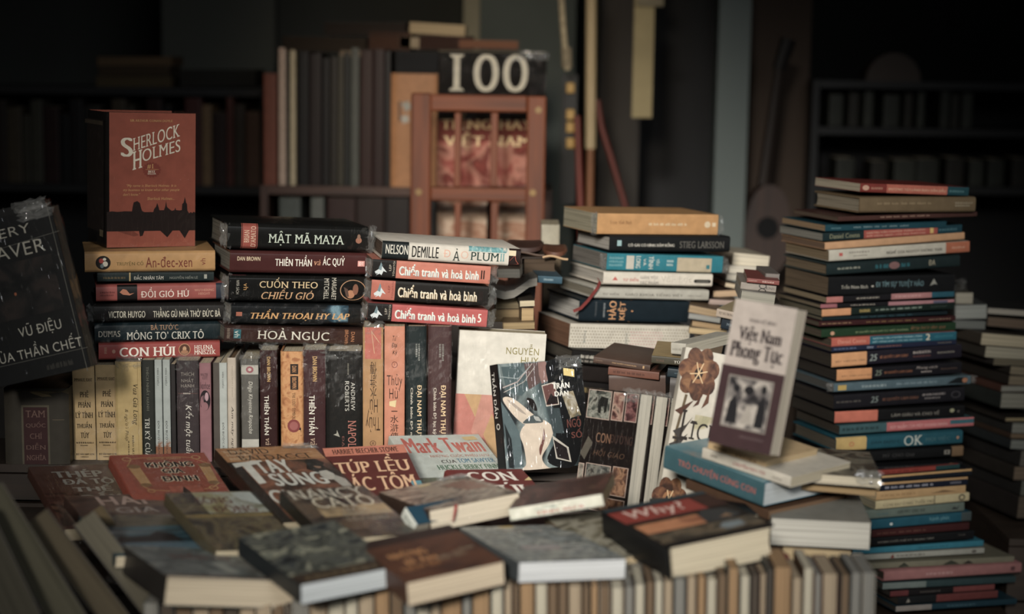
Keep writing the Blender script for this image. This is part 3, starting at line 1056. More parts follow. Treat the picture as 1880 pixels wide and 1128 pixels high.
book('sv', 'F', (298, 345, 280, 1230, 415, 1230), col='#5f5c56', label='grey wrapped spine with two light bands and a small pink emblem', wrap=2, pg=CREAM, pr=[
    Q(0, .862, 1, .945, '#b3afa4'), E(.5, .905, .22, .03, '#a05a68'), E(.5, .905, .1, .014, '#c9b8b0'), Q(0, .05, 1, .28, '#bdb9ae'), T('Dilgo Khyentse Rinpoche', .36, .33, .66, .8, '#d2cdc0', 'vi')], **S4)
for pts, c, nm in (((440, 275, 428, 1230, 562, 1230), '#3a2222', 'to the grey banded spine'), ((790, 272, 772, 1230, 945, 1230), '#44292c', 'to the thick black wrapped spine')):
    book('sv', 'F', pts, col=c, label='maroon spine with bold white vertical title, the one next %s' % nm, wrap=2, pg=CREAM, rough=.3, pr=[
        T('DAN BROWN', .42, .74, .62, .945, '#d8ac62', 'vb'), T('THIÊN THẦN', .25, .295, .66, .625, '#e2dccc', 'vb'), T('và', .3, .21, .6, .27, '#b99a80', 'vsi')], **S4)
book('sv', 'F', (598, 285, 590, 1230, 775, 1230), col='#ab6f3e', label='orange patterned spine with black labels and red wax seal, between two maroon spines', hard=1, pg=CREAM, pr=[
    Q(0, .2, 1, 1, art(['#8a5228', '#b1753f', '#c08a50', '#9a5f30'], 70, 3)), Q(.42, .81, .76, .895, '#241a14'), Q(.42, .68, .76, .795, '#241a14'), T('DAN', .5, .825, .68, .88, '#b97f48', 'vsb'), T('BROWN', .5, .69, .68, .785, '#b97f48', 'vsb'), T('THE LOST SYMBOL', .5, .43, .63, .655, '#3a2416', 'vs'),
    P([(0, 0), (1, 0), (1, .3), (.85, .36), (.3, .4), (0, .5)], '#211816'), E(.56, .375, .27, .055, '#7d3430'), E(.56, .375, .18, .036, '#94504a'), T('BIỂU', .42, .12, .62, .27, '#b97f48', 'vb')], **S4)
book('sv', 'F', (980, 283, 948, 1230, 1240, 1230), col='#222120', label='broad black wrapped spine with white letters and crumpled plastic on top', hard=1, wrap=2, pg=CREAM, rough=.3, pr=[
    T('ANDREW', .68, .505, .79, .74, '#c4c0b5', 'v'), T('ROBERTS', .52, .5, .63, .75, '#c4c0b5', 'v'), T('NAPOLEON', .6, .05, .82, .42, '#b26a5c', 'vs'), T('ĐẠI ĐẾ', .42, .08, .54, .29, '#7d4a42', 'vs'), P([(.2, .3), (.38, .28), (.34, .31), (.3, .34), (.29, .31)], '#9a978a'), W(.58, .8, .64, .9, '#8a8676', 3, 1, 'v')], **S4)
book('sv', 'G', (52, 75, 22, 1000, 152, 1000), col='#ad8150', label='tan wrapped spine with inverted lettering and a circled number two', wrap=2, pg=CREAM, pr=[
    Q(.1, .78, .9, 1, '#b9604f'), P([(.4, .98), (.8, .9), (.95, .78), (.55, .82)], '#c9a07a'), T('水\n滸\n傳', .35, .5, .68, .76, '#3f2a1a', 'u'), T('Thủy\nHử', .15, .27, .85, .5, '#3a2416', 'ut'), E(.5, .19, .15, .02, '#5f3428', .8), T('II', .44, .182, .56, .198, '#5f3428', 'sb')], **S4)
book('sv', 'G', (190, 68, 160, 1000, 290, 1000), col='#c57c5e', label='salmon spine with brushed black characters and a circled number one', wrap=1, pg=CREAM, pr=[
    T('Tứ', .4, .9, .62, .935, '#3a221a', 'i'), T('Đại', .36, .845, .64, .885, '#3a221a', 'ib'), T('Kỳ', .4, .8, .64, .835, '#3a221a', 'ib'), E(.5, .735, .15, .022, '#7d3a30', .8), T('I', .48, .727, .52, .744, '#7d3a30', 'sb'), T('Thủy\nHử', .12, .5, .88, .67, '#3a221a', 't'), P([(.25, .48), (.6, .49), (.55, .44), (.25, .45)], '#d8c08a'), T('水', .3, .33, .7, .385, '#3a221a'), T('滸', .3, .27, .7, .325, '#3a221a'), T('傳', .3, .21, .7, .265, '#3a221a'), Q(.35, .41, .65, .416, '#3a221a')], **S4)
for pts, c, t2, nm in (((335, 68, 298, 1010, 430, 1010), '#222b2d', 'Chính biên Đệ nhất kỷ', 'dark teal'), ((487, 70, 440, 1010, 590, 1010), '#4c3535', 'Chính biên Đệ lục kỷ phụ biên', 'plum brown')):
    book('sv', 'G', pts, col=c, label='%s wrapped spine with two columns of cream vertical lettering near the white cover' % nm, wrap=1, hard=1, pg=CREAM, rough=.3, pr=[
        W(.45, .76, .7, .88, '#8f9088', 3, 2, 'v'), T('ĐẠI NAM THỰC LỤC', .5, .1, .78, .6, '#dcbc8c', 'vb'), T(t2, .2, .12, .38, .58, '#c9bfae', 'vb')], **S4)

# ------------------------------------------------------------------ covers standing in front of the row
PINK = '#c4776a'
book('cv', 'G', (652, 92, 592, 1020, 1150, 1045), Y=2.96, psi=4, D=0.035, col='#cfc9bd', label='white cover with salmon lower half standing behind the dark photographic cover', wrap=1, pr=[
    Q(0, 0, 1, .56, PINK), P([(.1, .56), (.32, .56), (.62, .2), (.5, .1)], '#c39a68'), P([(.3, .56), (.5, .56), (.3, .2), (.2, .3)], '#c98a7a'), P([(0, .3), (.35, .1), (.4, 0), (0, 0)], '#c9837a'), P([(.28, .1), (.42, 0), (.7, .3), (.62, .36)], '#c39a68'), T('NGUYỄN', .55, .85, .925, .925, '#857a32', ''), T('HUY', .725, .785, .925, .835, '#857a32', '')])

SKN, DK = '#cdbba8', '#15161a'

def smooth(pts, n=5):
    """closed curve through the points"""
    out, k = [], len(pts)
    for i in range(k):
        a, b, c, d = (pts[(i + o) % k] for o in (-1, 0, 1, 2))
        for j in range(n):
            t = j / n
            out.append(tuple(.5 * (2 * b[q] + (c[q] - a[q]) * t + (2 * a[q] - 5 * b[q] + 4 * c[q] - d[q]) * t * t + (3 * b[q] - a[q] - 3 * c[q] + d[q]) * t ** 3) for q in (0, 1)))
    return out


def on_cover(*pts):
    """points of the photographed cover -> fractions of its face"""
    o = []
    for x, y in pts:
        dx, dy = x - 952, y - 1010
        det = 540 * -692 - (-130) * -48
        o.append((max(0, min(1, (dx * -692 - dy * -130) / det)), max(0, min(1, (540 * dy + 48 * dx) / det))))
    return o


TD = [Q(0, 0, 1, 1, art(['#15161a', '#2a3338', '#55666c', '#7d8b8c', '#2a2f35', '#23262b'], 13, 5, (1, .45, 1), .7)),
      P(on_cover((845, 335), (950, 330), (1060, 430), (1000, 520), (900, 500)), '#4a5b62'), P(on_cover((990, 310), (1080, 300), (1110, 430), (1040, 480)), '#5f4a48'), P(on_cover((1080, 298), (1130, 292), (1185, 400), (1120, 440), (1095, 380)), '#8f6c66'),  # first patch is a bluish sheen painted into the cover
      P(smooth(on_cover((1140, 295), (1340, 275), (1400, 420), (1445, 620), (1420, 860), (1390, 1000), (1290, 1010), (1205, 930), (1245, 800), (1225, 650), (1180, 480))), DK), P(on_cover((1255, 500), (1330, 480), (1400, 640), (1330, 660)), art(['#3a4a54', '#8a7a5a', '#a8a294', '#5a3c34'], 60, 2)),
      P(on_cover((860, 560), (930, 640), (1010, 760), (1060, 980), (960, 990)), '#55666e'), P(on_cover((905, 700), (960, 800), (1000, 990), (965, 985)), '#22282d'),
      P(smooth(on_cover((1040, 705), (1110, 668), (1185, 690), (1226, 740), (1208, 830), (1170, 920), (1225, 985), (1330, 1090), (1080, 1090), (1072, 960), (1045, 850), (1012, 770))), SKN),
      P(smooth(on_cover((1045, 705), (1105, 665), (1040, 606), (960, 548), (900, 528), (878, 548), (925, 612), (985, 672))), SKN), P(smooth(on_cover((905, 545), (960, 575), (1040, 640), (1000, 625), (940, 580))), '#a3958a'),
      P(smooth(on_cover((1030, 535), (1075, 545), (1108, 610), (1085, 612), (1055, 580))), '#1c1716'), P(smooth(on_cover((1022, 695), (1080, 645), (1128, 652), (1152, 688), (1090, 697))), '#4c565a'), P(on_cover((1085, 650), (1120, 655), (1142, 685), (1105, 680)), '#a5a7a2'),
      P(smooth(on_cover((1162, 730), (1176, 790), (1168, 850), (1158, 905), (1146, 860), (1160, 800))), '#6d3f38'), P(smooth(on_cover((1250, 985), (1290, 1020), (1340, 1085), (1300, 1060))), '#8a5f55'),
      P(on_cover((1118, 450), (1202, 424), (1248, 572), (1164, 588)), '#c3b8ac'), P(on_cover((1124, 456), (1198, 432), (1240, 568), (1168, 580)), '#6a4440'), P(on_cover((1160, 575), (1185, 500), (1205, 520), (1222, 490), (1238, 566)), '#221a1c'), P(on_cover((1170, 600), (1250, 595), (1300, 760), (1225, 760)), '#39454c'),
      P(on_cover((1222, 775), (1262, 925), (1366, 948), (1335, 850)), '#b9b2a6'), P(on_cover((1232, 800), (1270, 918), (1352, 938), (1325, 855)), '#241d1f'),
      P(on_cover((1248, 332), (1322, 340), (1328, 390), (1256, 380)), '#d8bf72'), T('TRẦN', .62, .735, .83, .82, '#dcd8ce', 'B'), T('DẦN', .64, .665, .81, .735, '#dcd8ce', 'B'), T('NGÕ', .76, .36, .93, .46, '#6a3b33', 'b'), T('SỐ', .8, .26, .93, .35, '#6a3b33', 'b'),
      L(on_cover((870, 470), (960, 430), (1040, 310)), .012, '#a89a94'), L(on_cover((850, 400), (960, 410), (1030, 330)), .008, '#8f9a9a'), L(on_cover((880, 500), (1000, 430), (1060, 330)), .006, '#b9b0a6'),
      Q(0, 0, 1, 1, DK, 'L'), T('TRẦN DẦN', .2, .5, .75, .93, '#dcd8ce', 'vb', 'L'), E(.5, .42, .25, .03, '#c9c5ba', .6, 'L')]
book('cv', 'G', (822, 318, 952, 1010, 1492, 962), Y=2.74, psi=24, D=0.03, tau=14, col='#1a1a1e', label='dark wrapped cover with a pale figure leaning in front of the white cover', wrap=2, pr=TD)

CP = [Q(0, 0, 1, 1, '#1b1514')]
for i, (x0, y0, x1, y1, pal) in enumerate(((.02, .75, .47, .99, ['#20211f', '#4c4f49', '#8f8f84', '#35312d']), (.5, .755, .72, .99, ['#3a2422', '#7d544c', '#a88a78', '#241a1a']), (.75, .76, .98, .995, ['#1f1718', '#4c2c30', '#8a5a58', '#241a1a']),
                                         (.14, .14, .62, .38, ['#1b1c1c', '#3f4140', '#77756c', '#2c2826']), (.66, .145, .95, .385, ['#2a1d18', '#5f4032', '#9a7050', '#2a1d18']), (.0, .14, .11, .37, ['#6a6259', '#9a9184', '#4a423a']), (.3, -.0, .95, .12, ['#2a1d18', '#6a4630', '#8a6a4a']))):
    CP += [Q(x0, y0, x1, y1, '#b39a8c'), Q(x0 + .012, y0 + .006, x1 - .012, y1 - .006, art(pal, 75, i + 3))]
CP += [T('CON', .27, .56, .55, .64, '#7d5a44', 'b'), T('ĐƯỜNG', .55, .57, .96, .66, '#43302a', 'b'), T('HỒI GIÁO', .25, .45, .85, .52, '#5a4232', 'i'), P([(.0, .45), (.12, .6), (.22, .55), (.1, .4)], '#5a544a'), P([(.22, .88), (.28, .94), (.42, .93), (.4, .82), (.36, .8), (.36, .86), (.3, .86), (.3, .8), (.25, .8)], '#20201e')]
pk = [book('cv', 'H', (118, 330, 48, 1130, 395, 1196), Y=2.70, psi=-46, D=0.029, tau=12, col='#1b1514', label='wrapped black cover with framed pictures, front one of three books standing together', wrap=2, pr=CP, pg=WHITE, grp='three wrapped books standing together')]
b0 = pk[0][0]
for i, lab in ((1, 'wrapped book showing white page edges, middle one of three standing together'), (2, 'wrapped book showing white page edges, rear one of three standing together')):
    r = b0.copy()
    COL.objects.link(r)
    r['label'] = lab
    for ch in b0.children:
        c2 = ch.copy()
        c2.parent = r
        COL.objects.link(c2)
    mw = b0.matrix_basis.copy()
    mw.translation = b0.matrix_basis.translation - pk[0][1].col[2] * 0.0375 * i + Vector((0, 0, 0.0))
    r.matrix_basis = mw
FL = ['#3a2015', '#5a3420', '#6f4526', '#4a2a1a']
fl = [Q(0, 0, 1, 1, '#b5ae9f'), Q(.25, .35, .75, .62, art(['#b5ae9f', '#b5ae9f', '#a59c7c', '#8f8a68', '#b5ae9f'], 30, 8))]
for cx, cy, rr, sc in ((.2, .86, .2, 1), (.12, .1, .17, .9)):
    for k in range(7):
        a_ = k * 2 * math.pi / 7 + .3
        ex, ey = cx + math.cos(a_) * rr * .62, cy + math.sin(a_) * rr * .42
        fl.append(P([(ex + math.cos(a_) * rr * .6 * math.cos(t) - math.sin(a_) * rr * .46 * math.sin(t), ey + math.sin(a_) * rr * .4 * math.cos(t) + math.cos(a_) * rr * .33 * math.sin(t)) for t in (j * math.pi / 8 for j in range(16))], art([['#2a150d', '#57331f', '#7d5230'], ['#3a2015', '#6a4428', '#8a6038'], ['#241610', '#4a2c1c', '#6f4526']][k % 3], 60, k)))
    fl += [E(cx, cy, rr * .45, rr * .3, '#8a5c34'), E(cx, cy, rr * .25, rr * .17, '#241410')] + [L([(cx, cy), (cx + math.cos(t) * rr * .5, cy + math.sin(t) * rr * .34)], .012, '#c9a878') for t in (0.3, 1.2, 2.0, 3.3, 4.2, 5.4)]
fl += [L([(.1, .72), (.06, .5), (.1, .3)], .03, '#5a4a30'), P([(.0, .62), (.1, .66), (.2, .7), (.08, .6)], '#4a2a1a'), P([(.02, .5), (.16, .55), (.22, .6), (.1, .46)], '#35302c'), P([(.0, .42), (.12, .46), (.2, .5), (.08, .38)], '#35302c'), P([(.2, .66), (.24, .7), (.3, .8), (.26, .68)], '#4a2a1a'), P([(.3, .66), (.33, .72), (.36, .8), (.37, .7)], '#5a3420'),
       T('L', .09, .46, .2, .635, '#241d18', 's'), T('ỊCH', .2, .44, .56, .58, '#241d18', 's'), T('T', .03, .33, .15, .47, '#241d18', 's'), T('UẾ', .15, .33, .4, .46, '#241d18', 's'), T('Bùi Đức', .66, .86, .9, .9, '#35302c', 's'), W(.74, .82, .92, .84, '#35302c', 4)]
book('cv', '.', (1259, 637, 1203, 945, 1358, 975), Y=2.62, psi=8, D=0.028, tau=12, col='#b5ae9f', label='pale grey cover with brown orchid blooms leaning behind the sepia engraved cover', pr=fl, pg=WHITE)
VN = [Q(0, .0, 1, .545, '#3a262a'), Q(.14, .13, .86, .485, '#7d756c'), Q(.16, .14, .84, .475, art(['#1d1c1e', '#3a3638', '#77706a', '#a59c90', '#2a282a'], 38, 6)), P([(.45, .17), (.5, .3), (.56, .3), (.62, .17)], '#8f877c'), P([(.2, .16), (.22, .3), (.3, .36), (.36, .28), (.38, .16)], '#1d1c20'), P([(.66, .16), (.68, .34), (.76, .38), (.8, .28), (.8, .16)], '#1d1c20'), E(.3, .4, .05, .025, '#1d1c20'), E(.5, .4, .08, .03, '#1d1c20'), E(.73, .42, .04, .03, '#1d1c20'), Q(.48, .075, .86, .09, '#4c3a3c'),
      T('PHAN KẾ BÍNH', .3, .86, .72, .895, '#352c30', 'b'), T('Việt Nam', .16, .705, .86, .83, '#2c2228', 'sB'), T('Phong Tục', .08, .575, .92, .715, '#2c2228', 'sB')]
vb = book('cv', 'M', (578, 40, 330, 900, 708, 985), Y=2.33, psi=-33, D=0.031, tau=12, col='#a0948a', label='sepia cover with purple lower half and old engraving, tilted on the two cream booklets', pr=VN, pg='#b9ad98')

# ------------------------------------------------------------------ stack behind, in the middle
G5 = 'books of the middle stack behind'
S5 = dict(Y=3.25, psi=21, D=0.165, grp=G5)
book('sh', 'I', (435, 120, 262, 1268, 268), col='#cb9557', label='wrapped orange-tan paperback on top of the middle stack', wrap=2, pg='#a39a80', pr=[
    T('Trịnh Vĩnh Bình', .1, .44, .28, .66, '#8a5c34', 's'), W(.42, .4, .78, .6, '#dcc39a', 4), E(.91, .5, .025, .16, '#dfc8a4'), Q(.95, .4, .98, .6, '#dfc8a4')], **S5)
book('sh', 'I', (522, 272, 384, 1352, 388), col='#191a1c', label='black hardcover with spaced grey author capitals, second in the middle stack', hard=1, pg='#a09a90', pr=[
    Q(.06, .35, .095, .7, '#8fb0b2'), T('CÔ GÁI CÓ HÌNH XĂM RỒNG', .15, .32, .53, .58, '#c9c3b4', 'sb'), T('STIEG LARSSON', .575, .25, .95, .66, '#6a675f', 's')], **S5)
book('sh', 'I', (500, 396, 510, 1300, 530), col='#157f9c', label='turquoise wrapped book with white vertical words and beige end panel', wrap=2, pg='#77716a', pr=[
    Q(.165, .08, .23, .9, '#c9c2b4'), W(.02, .2, .14, .85, '#7fb4bf', 3, 3), T('LONG', .245, .15, .285, .9, '#d8d6ca', 'vsb'), T('VÀ', .31, .3, .335, .75, '#d8d6ca', 'vb'), T('TÌNH', .355, .12, .405, .9, '#d8d6ca', 'vb'), T('YÊU', .42, .35, .45, .75, '#d8d6ca', 'v'), W(.51, .3, .57, .75, '#c9dcd8', 3, 2), Q(.6, .0, .9, .86, '#c3b294'), Q(.855, .2, .885, .45, '#2f7f90')], **S5)
r5 = book('sh', 'I', (478, 522, 612, 1230, 628), col='#cbc1b0', label='cream-white dictionary with red and outlined lettering and a black capsule mark', hard=1, pg='#a39c90', pr=[
    P([(.08, .35), (.105, .65), (.13, .35)], '#b8524a'), T('TỪ ĐIỂN', .175, .3, .315, .62, '#b8524a', 'b'), T('GIẢN YẾU', .33, .52, .49, .85, '#77706a', 's'), T('TÁC PHẨM', .33, .1, .5, .45, '#77706a', 's'), T('Văn học', .52, .22, .8, .85, '#dcd4c4', 'sb'), T('Văn học', .523, .2, .803, .83, '#a89c8a', 't'), Q(.84, .28, .97, .55, '#23211f'), E(.84, .415, .014, .135, '#23211f'), E(.97, .415, .014, .135, '#23211f'), W(.85, .32, .965, .48, '#8a8578', 2)], **S5)
book('sh', 'I', (412, 632, 706, 1205, 724), col='#a5a194', label='pale grey dictionary with dark serif capitals, just above the navy hardcover', hard=1, pg='#77705f', pr=[
    T('TỪ ĐIỂN', .075, .32, .215, .62, '#57524a', 's'), T('GIÁO KHOA TIẾNG VIỆT', .27, .26, .77, .66, '#57524a', 's'), T('TIỂU HỌC', .81, .34, .94, .56, '#6a655c', 's')], **S5)
book('sh', 'I', (310, 714, 864, 1062, 876), col='#14202c', label='thick navy hardcover with stacked orange title, near the foot of the middle stack', hard=1, pg='#a8a49c', roundb=.003, pr=[
    P([(.17, 0), (.185, 0), (.2, .5), (.195, 1), (.18, 1), (.188, .5)], '#c98a50'), P([(.45, 0), (.465, 0), (.485, .5), (.475, 1), (.46, 1), (.47, .5)], '#c98a50'), W(.135, .1, .16, .9, '#4a4f54', 2, 1, 'v'), W(.21, .15, .235, .85, '#8a8f90', 3, 1, 'v'),
    T('HÀO', .25, .1, .33, .95, '#c9905a', 'Vb'), T('KIỆT', .345, .08, .425, .93, '#c9905a', 'Vb')], **S5)


def dots(mb, dims):
    a, b, D = dims
    m1, m2 = ink('#7d7463'), ink('#b07a7c')
    vs, fs = {0: [], 1: []}, {0: [], 1: []}
    st = 0.0058
    for i in range(int(a / st)):
        for j in range(int(b / st)):
            x, y = (i + .5 + .5 * (j % 2)) * st, (j + .5) * st
            if x > a - .004:
                continue
            k = 1 if .5 < x / a < .78 and y / b < .75 else 0
            n = len(vs[k])
            r = st * .3
            vs[k] += [(x - r, y, .0003), (x, y - r, .0003), (x + r, y, .0003), (x, y + r, .0003)]
            fs[k].append((n, n + 1, n + 2, n + 3))
    mb.add(vs[0], fs[0], m1)
    mb.add(vs[1], fs[1], m2)


book('sh', 'I', (240, 880, 1046, 1066, 1062), col='#bdb5a4', label='thick off-white book with a dotted diamond pattern, bottom of the middle stack', pg='#6b4a34', roundb=0.0, extra=dots, pr=[
    T('hoa', .115, .2, .14, .7, '#3d5560', 'v'), T('xuân', .46, .15, .485, .65, '#3d5560', 'v')], **S5)
a5, b5 = r5[4][0], r5[4][1]
ribbon(r5, [(-.002, b5 * .35, -.02), (-.005, b5 * .2, -.004), (-.012, -.006, .003), (-.03, -.03, .004), (-.043, -.045, .002), (-.055, -.052, -.004)], '#7d2f2a')

# low books round the foot of that stack
G6 = 'low books round the middle stack'
book('sh', '.', (1048, 641, 668, 1180, 680), Y=3.22, psi=21, D=.16, col='#191716', label='black book lying flat under the dotted off-white one', hard=1, pg=DARKP, grp=G6, pr=[W(.12, .4, .6, .75, '#b9b3a4', 3), W(.1, .15, .6, .38, '#8a8478', 5)])
book('sh', '.', (1046, 670, 697, 1180, 709), Y=3.22, psi=21, D=.16, col='#231d1b', label='dark brown-black book, second one under the dotted off-white one', pg=DARKP, grp=G6)
book('sh', '.', (1046, 699, 735, 1180, 747), Y=3.22, psi=21, D=.16, col='#1f1c1c', label='dark thick book, third one under the dotted off-white one', pg=DARKP, grp=G6, pr=[W(.05, .4, .45, .8, '#8f7a4a', 6)])
book('sh', '.', (1044, 737, 780, 1180, 790), Y=3.22, psi=21, D=.16, col='#26201d', label='dark book at the very bottom under the dotted off-white one', pg=DARKP, grp=G6)
book('sh', 'Z', (818, 212, 262, 1225, 325), Y=2.98, psi=-16, D=.16, col='#4c392f', label='chocolate brown hardcover with small gold spine lettering, lying behind the page-edge trio', hard=1, pg='#8f8470', grp=G6, pr=[
    W(.04, .4, .2, .6, '#77604c', 3), T('KINH NGHIỆM DOANH NHÂN', .33, .35, .76, .62, '#b08a5c', 's'), Q(.87, .3, .9, .7, '#b08a5c')])
book('sh', 'Z', (925, 290, 345, 1290, 385), Y=2.97, psi=-14, D=.15, col='#6a4030', label='reddish brown book under the chocolate hardcover', pg='#7d6a50', grp=G6, pr=[W(.1, .25, .9, .7, '#4a2c22', 4)])
book('sh', '.', (1118, 690, 735, 1222, 735), Y=2.97, psi=-4, D=.15, col='#4a352b', label='dark brown book supporting the reddish brown one', pg='#7d6a50', grp=G6)
book('sh', '.', (1122, 737, 800, 1222, 800), Y=2.97, psi=-4, D=.15, col='#33302d', label='charcoal book at the bottom behind the page-edge trio', pg='#7d6a50', grp=G6)
book('sh', 'Z', (1236, 208, 262, 1560, 290), Y=2.9, psi=-8, D=.16, col='#3d3829', spc='#3d3829', label='olive book with tan upper cover, behind the orchid cover', pg='#8f8470', grp=G6, pr=[T('TÁ HOẢ', .1, .3, .28, .65, '#6a4a3a', 's'), T('TỪ ĐIỂN', .5, .25, .95, .75, '#c9c3b4', 's'), Q(0, 0, 1, 1, '#a08550', 'U')])
book('sh', 'Z', (1350, 298, 360, 1520, 380), Y=2.9, psi=-8, D=.16, col='#1c2a35', label='dark navy book beneath the olive one behind the orchid cover', pg='#7a7468', grp=G6, pr=[W(.3, .4, .9, .6, '#4a6070', 5)])
book('sh', '.', (1225, 692, 800, 1300, 805), Y=2.9, psi=-8, D=.16, col='#3a3430', label='dark thick volume at the foot behind the orchid cover', hard=1, pg='#6a5a48', grp=G6)
book('sh', 'Z', (1378, 140, 195, 1485, 205), Y=2.9, psi=-35, D=.16, col='#a5a092', label='pale grey-white book lying on top of the olive one', pg='#b5ad98', grp=G6, pr=[W(.1, .3, .9, .6, '#8a8578', 3)], thick=.019)

# odds and ends between the third stack and the middle stack (crop V)
G7 = 'worn books between the stacks'
book('eh', 'V', (80, 790, 900, 355, 900), Y=3.15, psi=-6, D=.17, col='#57452f', label='worn brown book with tan page edges between the salmon stack and the middle stack', pg='#7d6846', grp=G7)
book('eh', 'V', (130, 690, 785, 345, 785), Y=3.16, psi=-4, D=.16, col='#5d5342', label='olive-grey worn book lying on the brown one between the stacks', pg='#6f6248', grp=G7)
book('eh', 'V', (345, 715, 770, 480, 765), Y=3.1, psi=4, D=.14, col='#3a332a', label='small book with cream page edges beside the olive-grey worn one', pg='#b5a684', grp=G7)
book('eh', 'V', (356, 778, 900, 470, 900), Y=3.1, psi=4, D=.14, col='#4a3a28', label='small tan block of pages under the cream-edged small book', pg='#a3875a', grp=G7)
book('eh', 'V', (200, 905, 965, 480, 960), Y=3.08, psi=0, D=.18, col='#6a5436', label='thin brown book low behind the white cover', pg='#8f7850', grp=G7)
book('eh', 'V', (205, 968, 1250, 470, 1250), Y=3.08, psi=0, D=.18, col='#4a3b2a', label='bulky brown book at the foot behind the white cover', pg='#6a5436', grp=G7)


def magazine():
    """a thin open-bound magazine sagging in a curve"""
    Y = 3.12
    p = [at(*px('V', x, y), Y) for x, y in ((80, 575), (140, 620), (220, 640), (300, 625), (370, 580), (430, 535), (500, 520))]
    root = empty('magazine', (p[3].x, Y + .08, min(q.z for q in p) - .016))
    tag(root, 'grey magazine sagging in a curve with a blue spine end, between the two stacks', 'magazine')
    o = root.location.copy()
    for nm, th0, th1, m in (('page_block', -.014, -.001, paper('#77736a', 2)), ('cover', -.001, .0006, ink('#67645e')), ):
        mb = MB()
        vs = []
        for q in p:
            vs += [(q.x, Y, q.z + th0), (q.x, Y + .16, q.z + th0), (q.x, Y + .16, q.z + th1), (q.x, Y, q.z + th1)]
        fs = [(3, 2, 1, 0)]
        for i in range(len(p) - 1):
            fs += [(4 * i + k, 4 * i + (k + 1) % 4, 4 * i + 4 + (k + 1) % 4, 4 * i + 4 + k) for k in range(4)]
        fs.append(tuple(4 * (len(p) - 1) + k for k in range(4)))
        mb.add(vs, fs, m)
        mb.build(nm, root, o)


magazine()
book('sh', 'V', (502, 500, 560, 712, 572), Y=3.14, psi=6, D=.16, col='#2d4d66', label='slate blue book with pale spine letters beside the sagging magazine', pg='#8a8272', grp=G7, pr=[W(.25, .3, .75, .75, '#8aa0ac', 4)])
book('sh', 'V', (300, 585, 690, 480, 700), Y=3.2, psi=6, D=.14, col='#2a2422', label='dark book lying right below the blue spine and the magazine', pg='#5a4f40', grp=G7)
book('eh', 'V', (355, 340, 500, 680, 500), Y=3.22, psi=4, D=.15, col='#33281f', label='dark brown bulky book under the two leather wallets', pg='#4a3b2c', grp=G7, hard=1)
book('eh', 'V', (150, 440, 520, 352, 520), Y=3.16, psi=-4, D=.15, col='#8a7a66', label='block of cream-white page edges just behind the sloping white hardcover', pg='#c6bba6', grp=G7)


def wallet(nm, lab, x0, x1, y0, y1, Y, c, trim):
    p, q = at(*px('V', x0, y0), Y), at(*px('V', x1, y1), Y)
    root = empty('leather_wallet', ((p.x + q.x) / 2, Y + .06, q.z))
    tag(root, lab, 'wallet', 'leather wallets')
    o = root.location.copy()
    w, h = q.x - p.x, p.z - q.z
    m = plain(c, .4, 40, .25)
    mb = MB()
    n, k = 14, 9
    vs, fs = [], []
    for i in range(n + 1):
        t = i / n
        sg = math.sin(t * math.pi) ** .35
        for j in range(k):
            a_ = 2 * math.pi * j / k
            vs.append((p.x + w * t, Y + .06 + .06 * math.cos(a_) * (0.6 + .4 * sg), q.z + h / 2 - .006 * math.sin(t * 3.1) + (h / 2) * math.sin(a_) * (.25 + .75 * sg)))
    for i in range(n):
        fs += [(i * k + j, i * k + (j + 1) % k, (i + 1) * k + (j + 1) % k, (i + 1) * k + j) for j in range(k)]
    fs += [tuple(range(k - 1, -1, -1)), tuple(n * k + j for j in range(k))]
    mb.add(vs, fs, m)
    mb.build('body', root, o, smooth=60)
    mb = MB()
    mb.tube([(p.x + w * t / 10, Y - .001, q.z + h * (.22 + .12 * math.sin(t * .5)) - .004) for t in range(11)], .0022, plain(trim, .5))
    mb.build('trim_edge', root, o)


wallet('a', 'dark brown leather wallet, the longer one, behind the sloping white hardcover', 235, 560, 195, 320, 3.24, '#3a2822', '#4a382c')
wallet('b', 'brown leather wallet with pale worn edge beside the longer dark one', 548, 765, 235, 352, 3.2, '#57382a', '#a88a68')
book('sv', 'V', (530, 60, 535, 260, 690, 262), Y=3.5, psi=0, D=.12, col='#b3aa94', label='cream wrapped block standing behind the wallets beside the lattice rack', pg=CREAM, wrap=1, grp=G7)
book('eh', 'V', (530, 264, 1400, 690, 1402), Y=3.5, psi=0, D=.14, col='#4a4034', label='tall brown block of pages under the cream wrapped block', pg='#6a5a44', grp=G7)

# ------------------------------------------------------------------ heap to the right of the middle stack (crop X)
G8 = 'books of the heap beside the middle stack'
for pts, c, pg, lab, Y, kd, ps in (
        ((470, 132, 262, 850, 300), '#b9ac94', '#cbbfa6', 'thick cream book on top of the pale heap behind the sepia cover', 3.5, 'eh', 12),
        ((440, 268, 345, 745, 362), '#c9c2b2', '#c4bba8', 'pale white book, second in the pale heap behind the sepia cover', 3.48, 'eh', 12),
        ((412, 352, 420, 740, 440), '#8a857a', '#b5ad9c', 'grey-white thin book, third in the pale heap behind the sepia cover', 3.46, 'eh', 12),
        ((745, 305, 400, 860, 400), '#5d5240', '#a89a7c', 'small tan-edged book tucked next to the pale heap', 3.5, 'eh', 0),
        ((395, 440, 490, 560, 520), '#4a382c', '#c0ac8c', 'brown book with a light corner under the pale heap', 3.42, 'eh', 10),
        ((275, 530, 600, 560, 590), '#3d2c24', '#b39470', 'dark rounded book with tan edge low in the heap', 3.4, 'eh', 6),
        ((222, 612, 672, 540, 690), '#2f2626', '#a58f84', 'thin book with pinkish edge low in the heap', 3.36, 'eh', 6)):
    book(kd, 'X', pts, Y=Y, psi=ps, D=.15, col=c, label=lab, pg=pg, grp=G8)
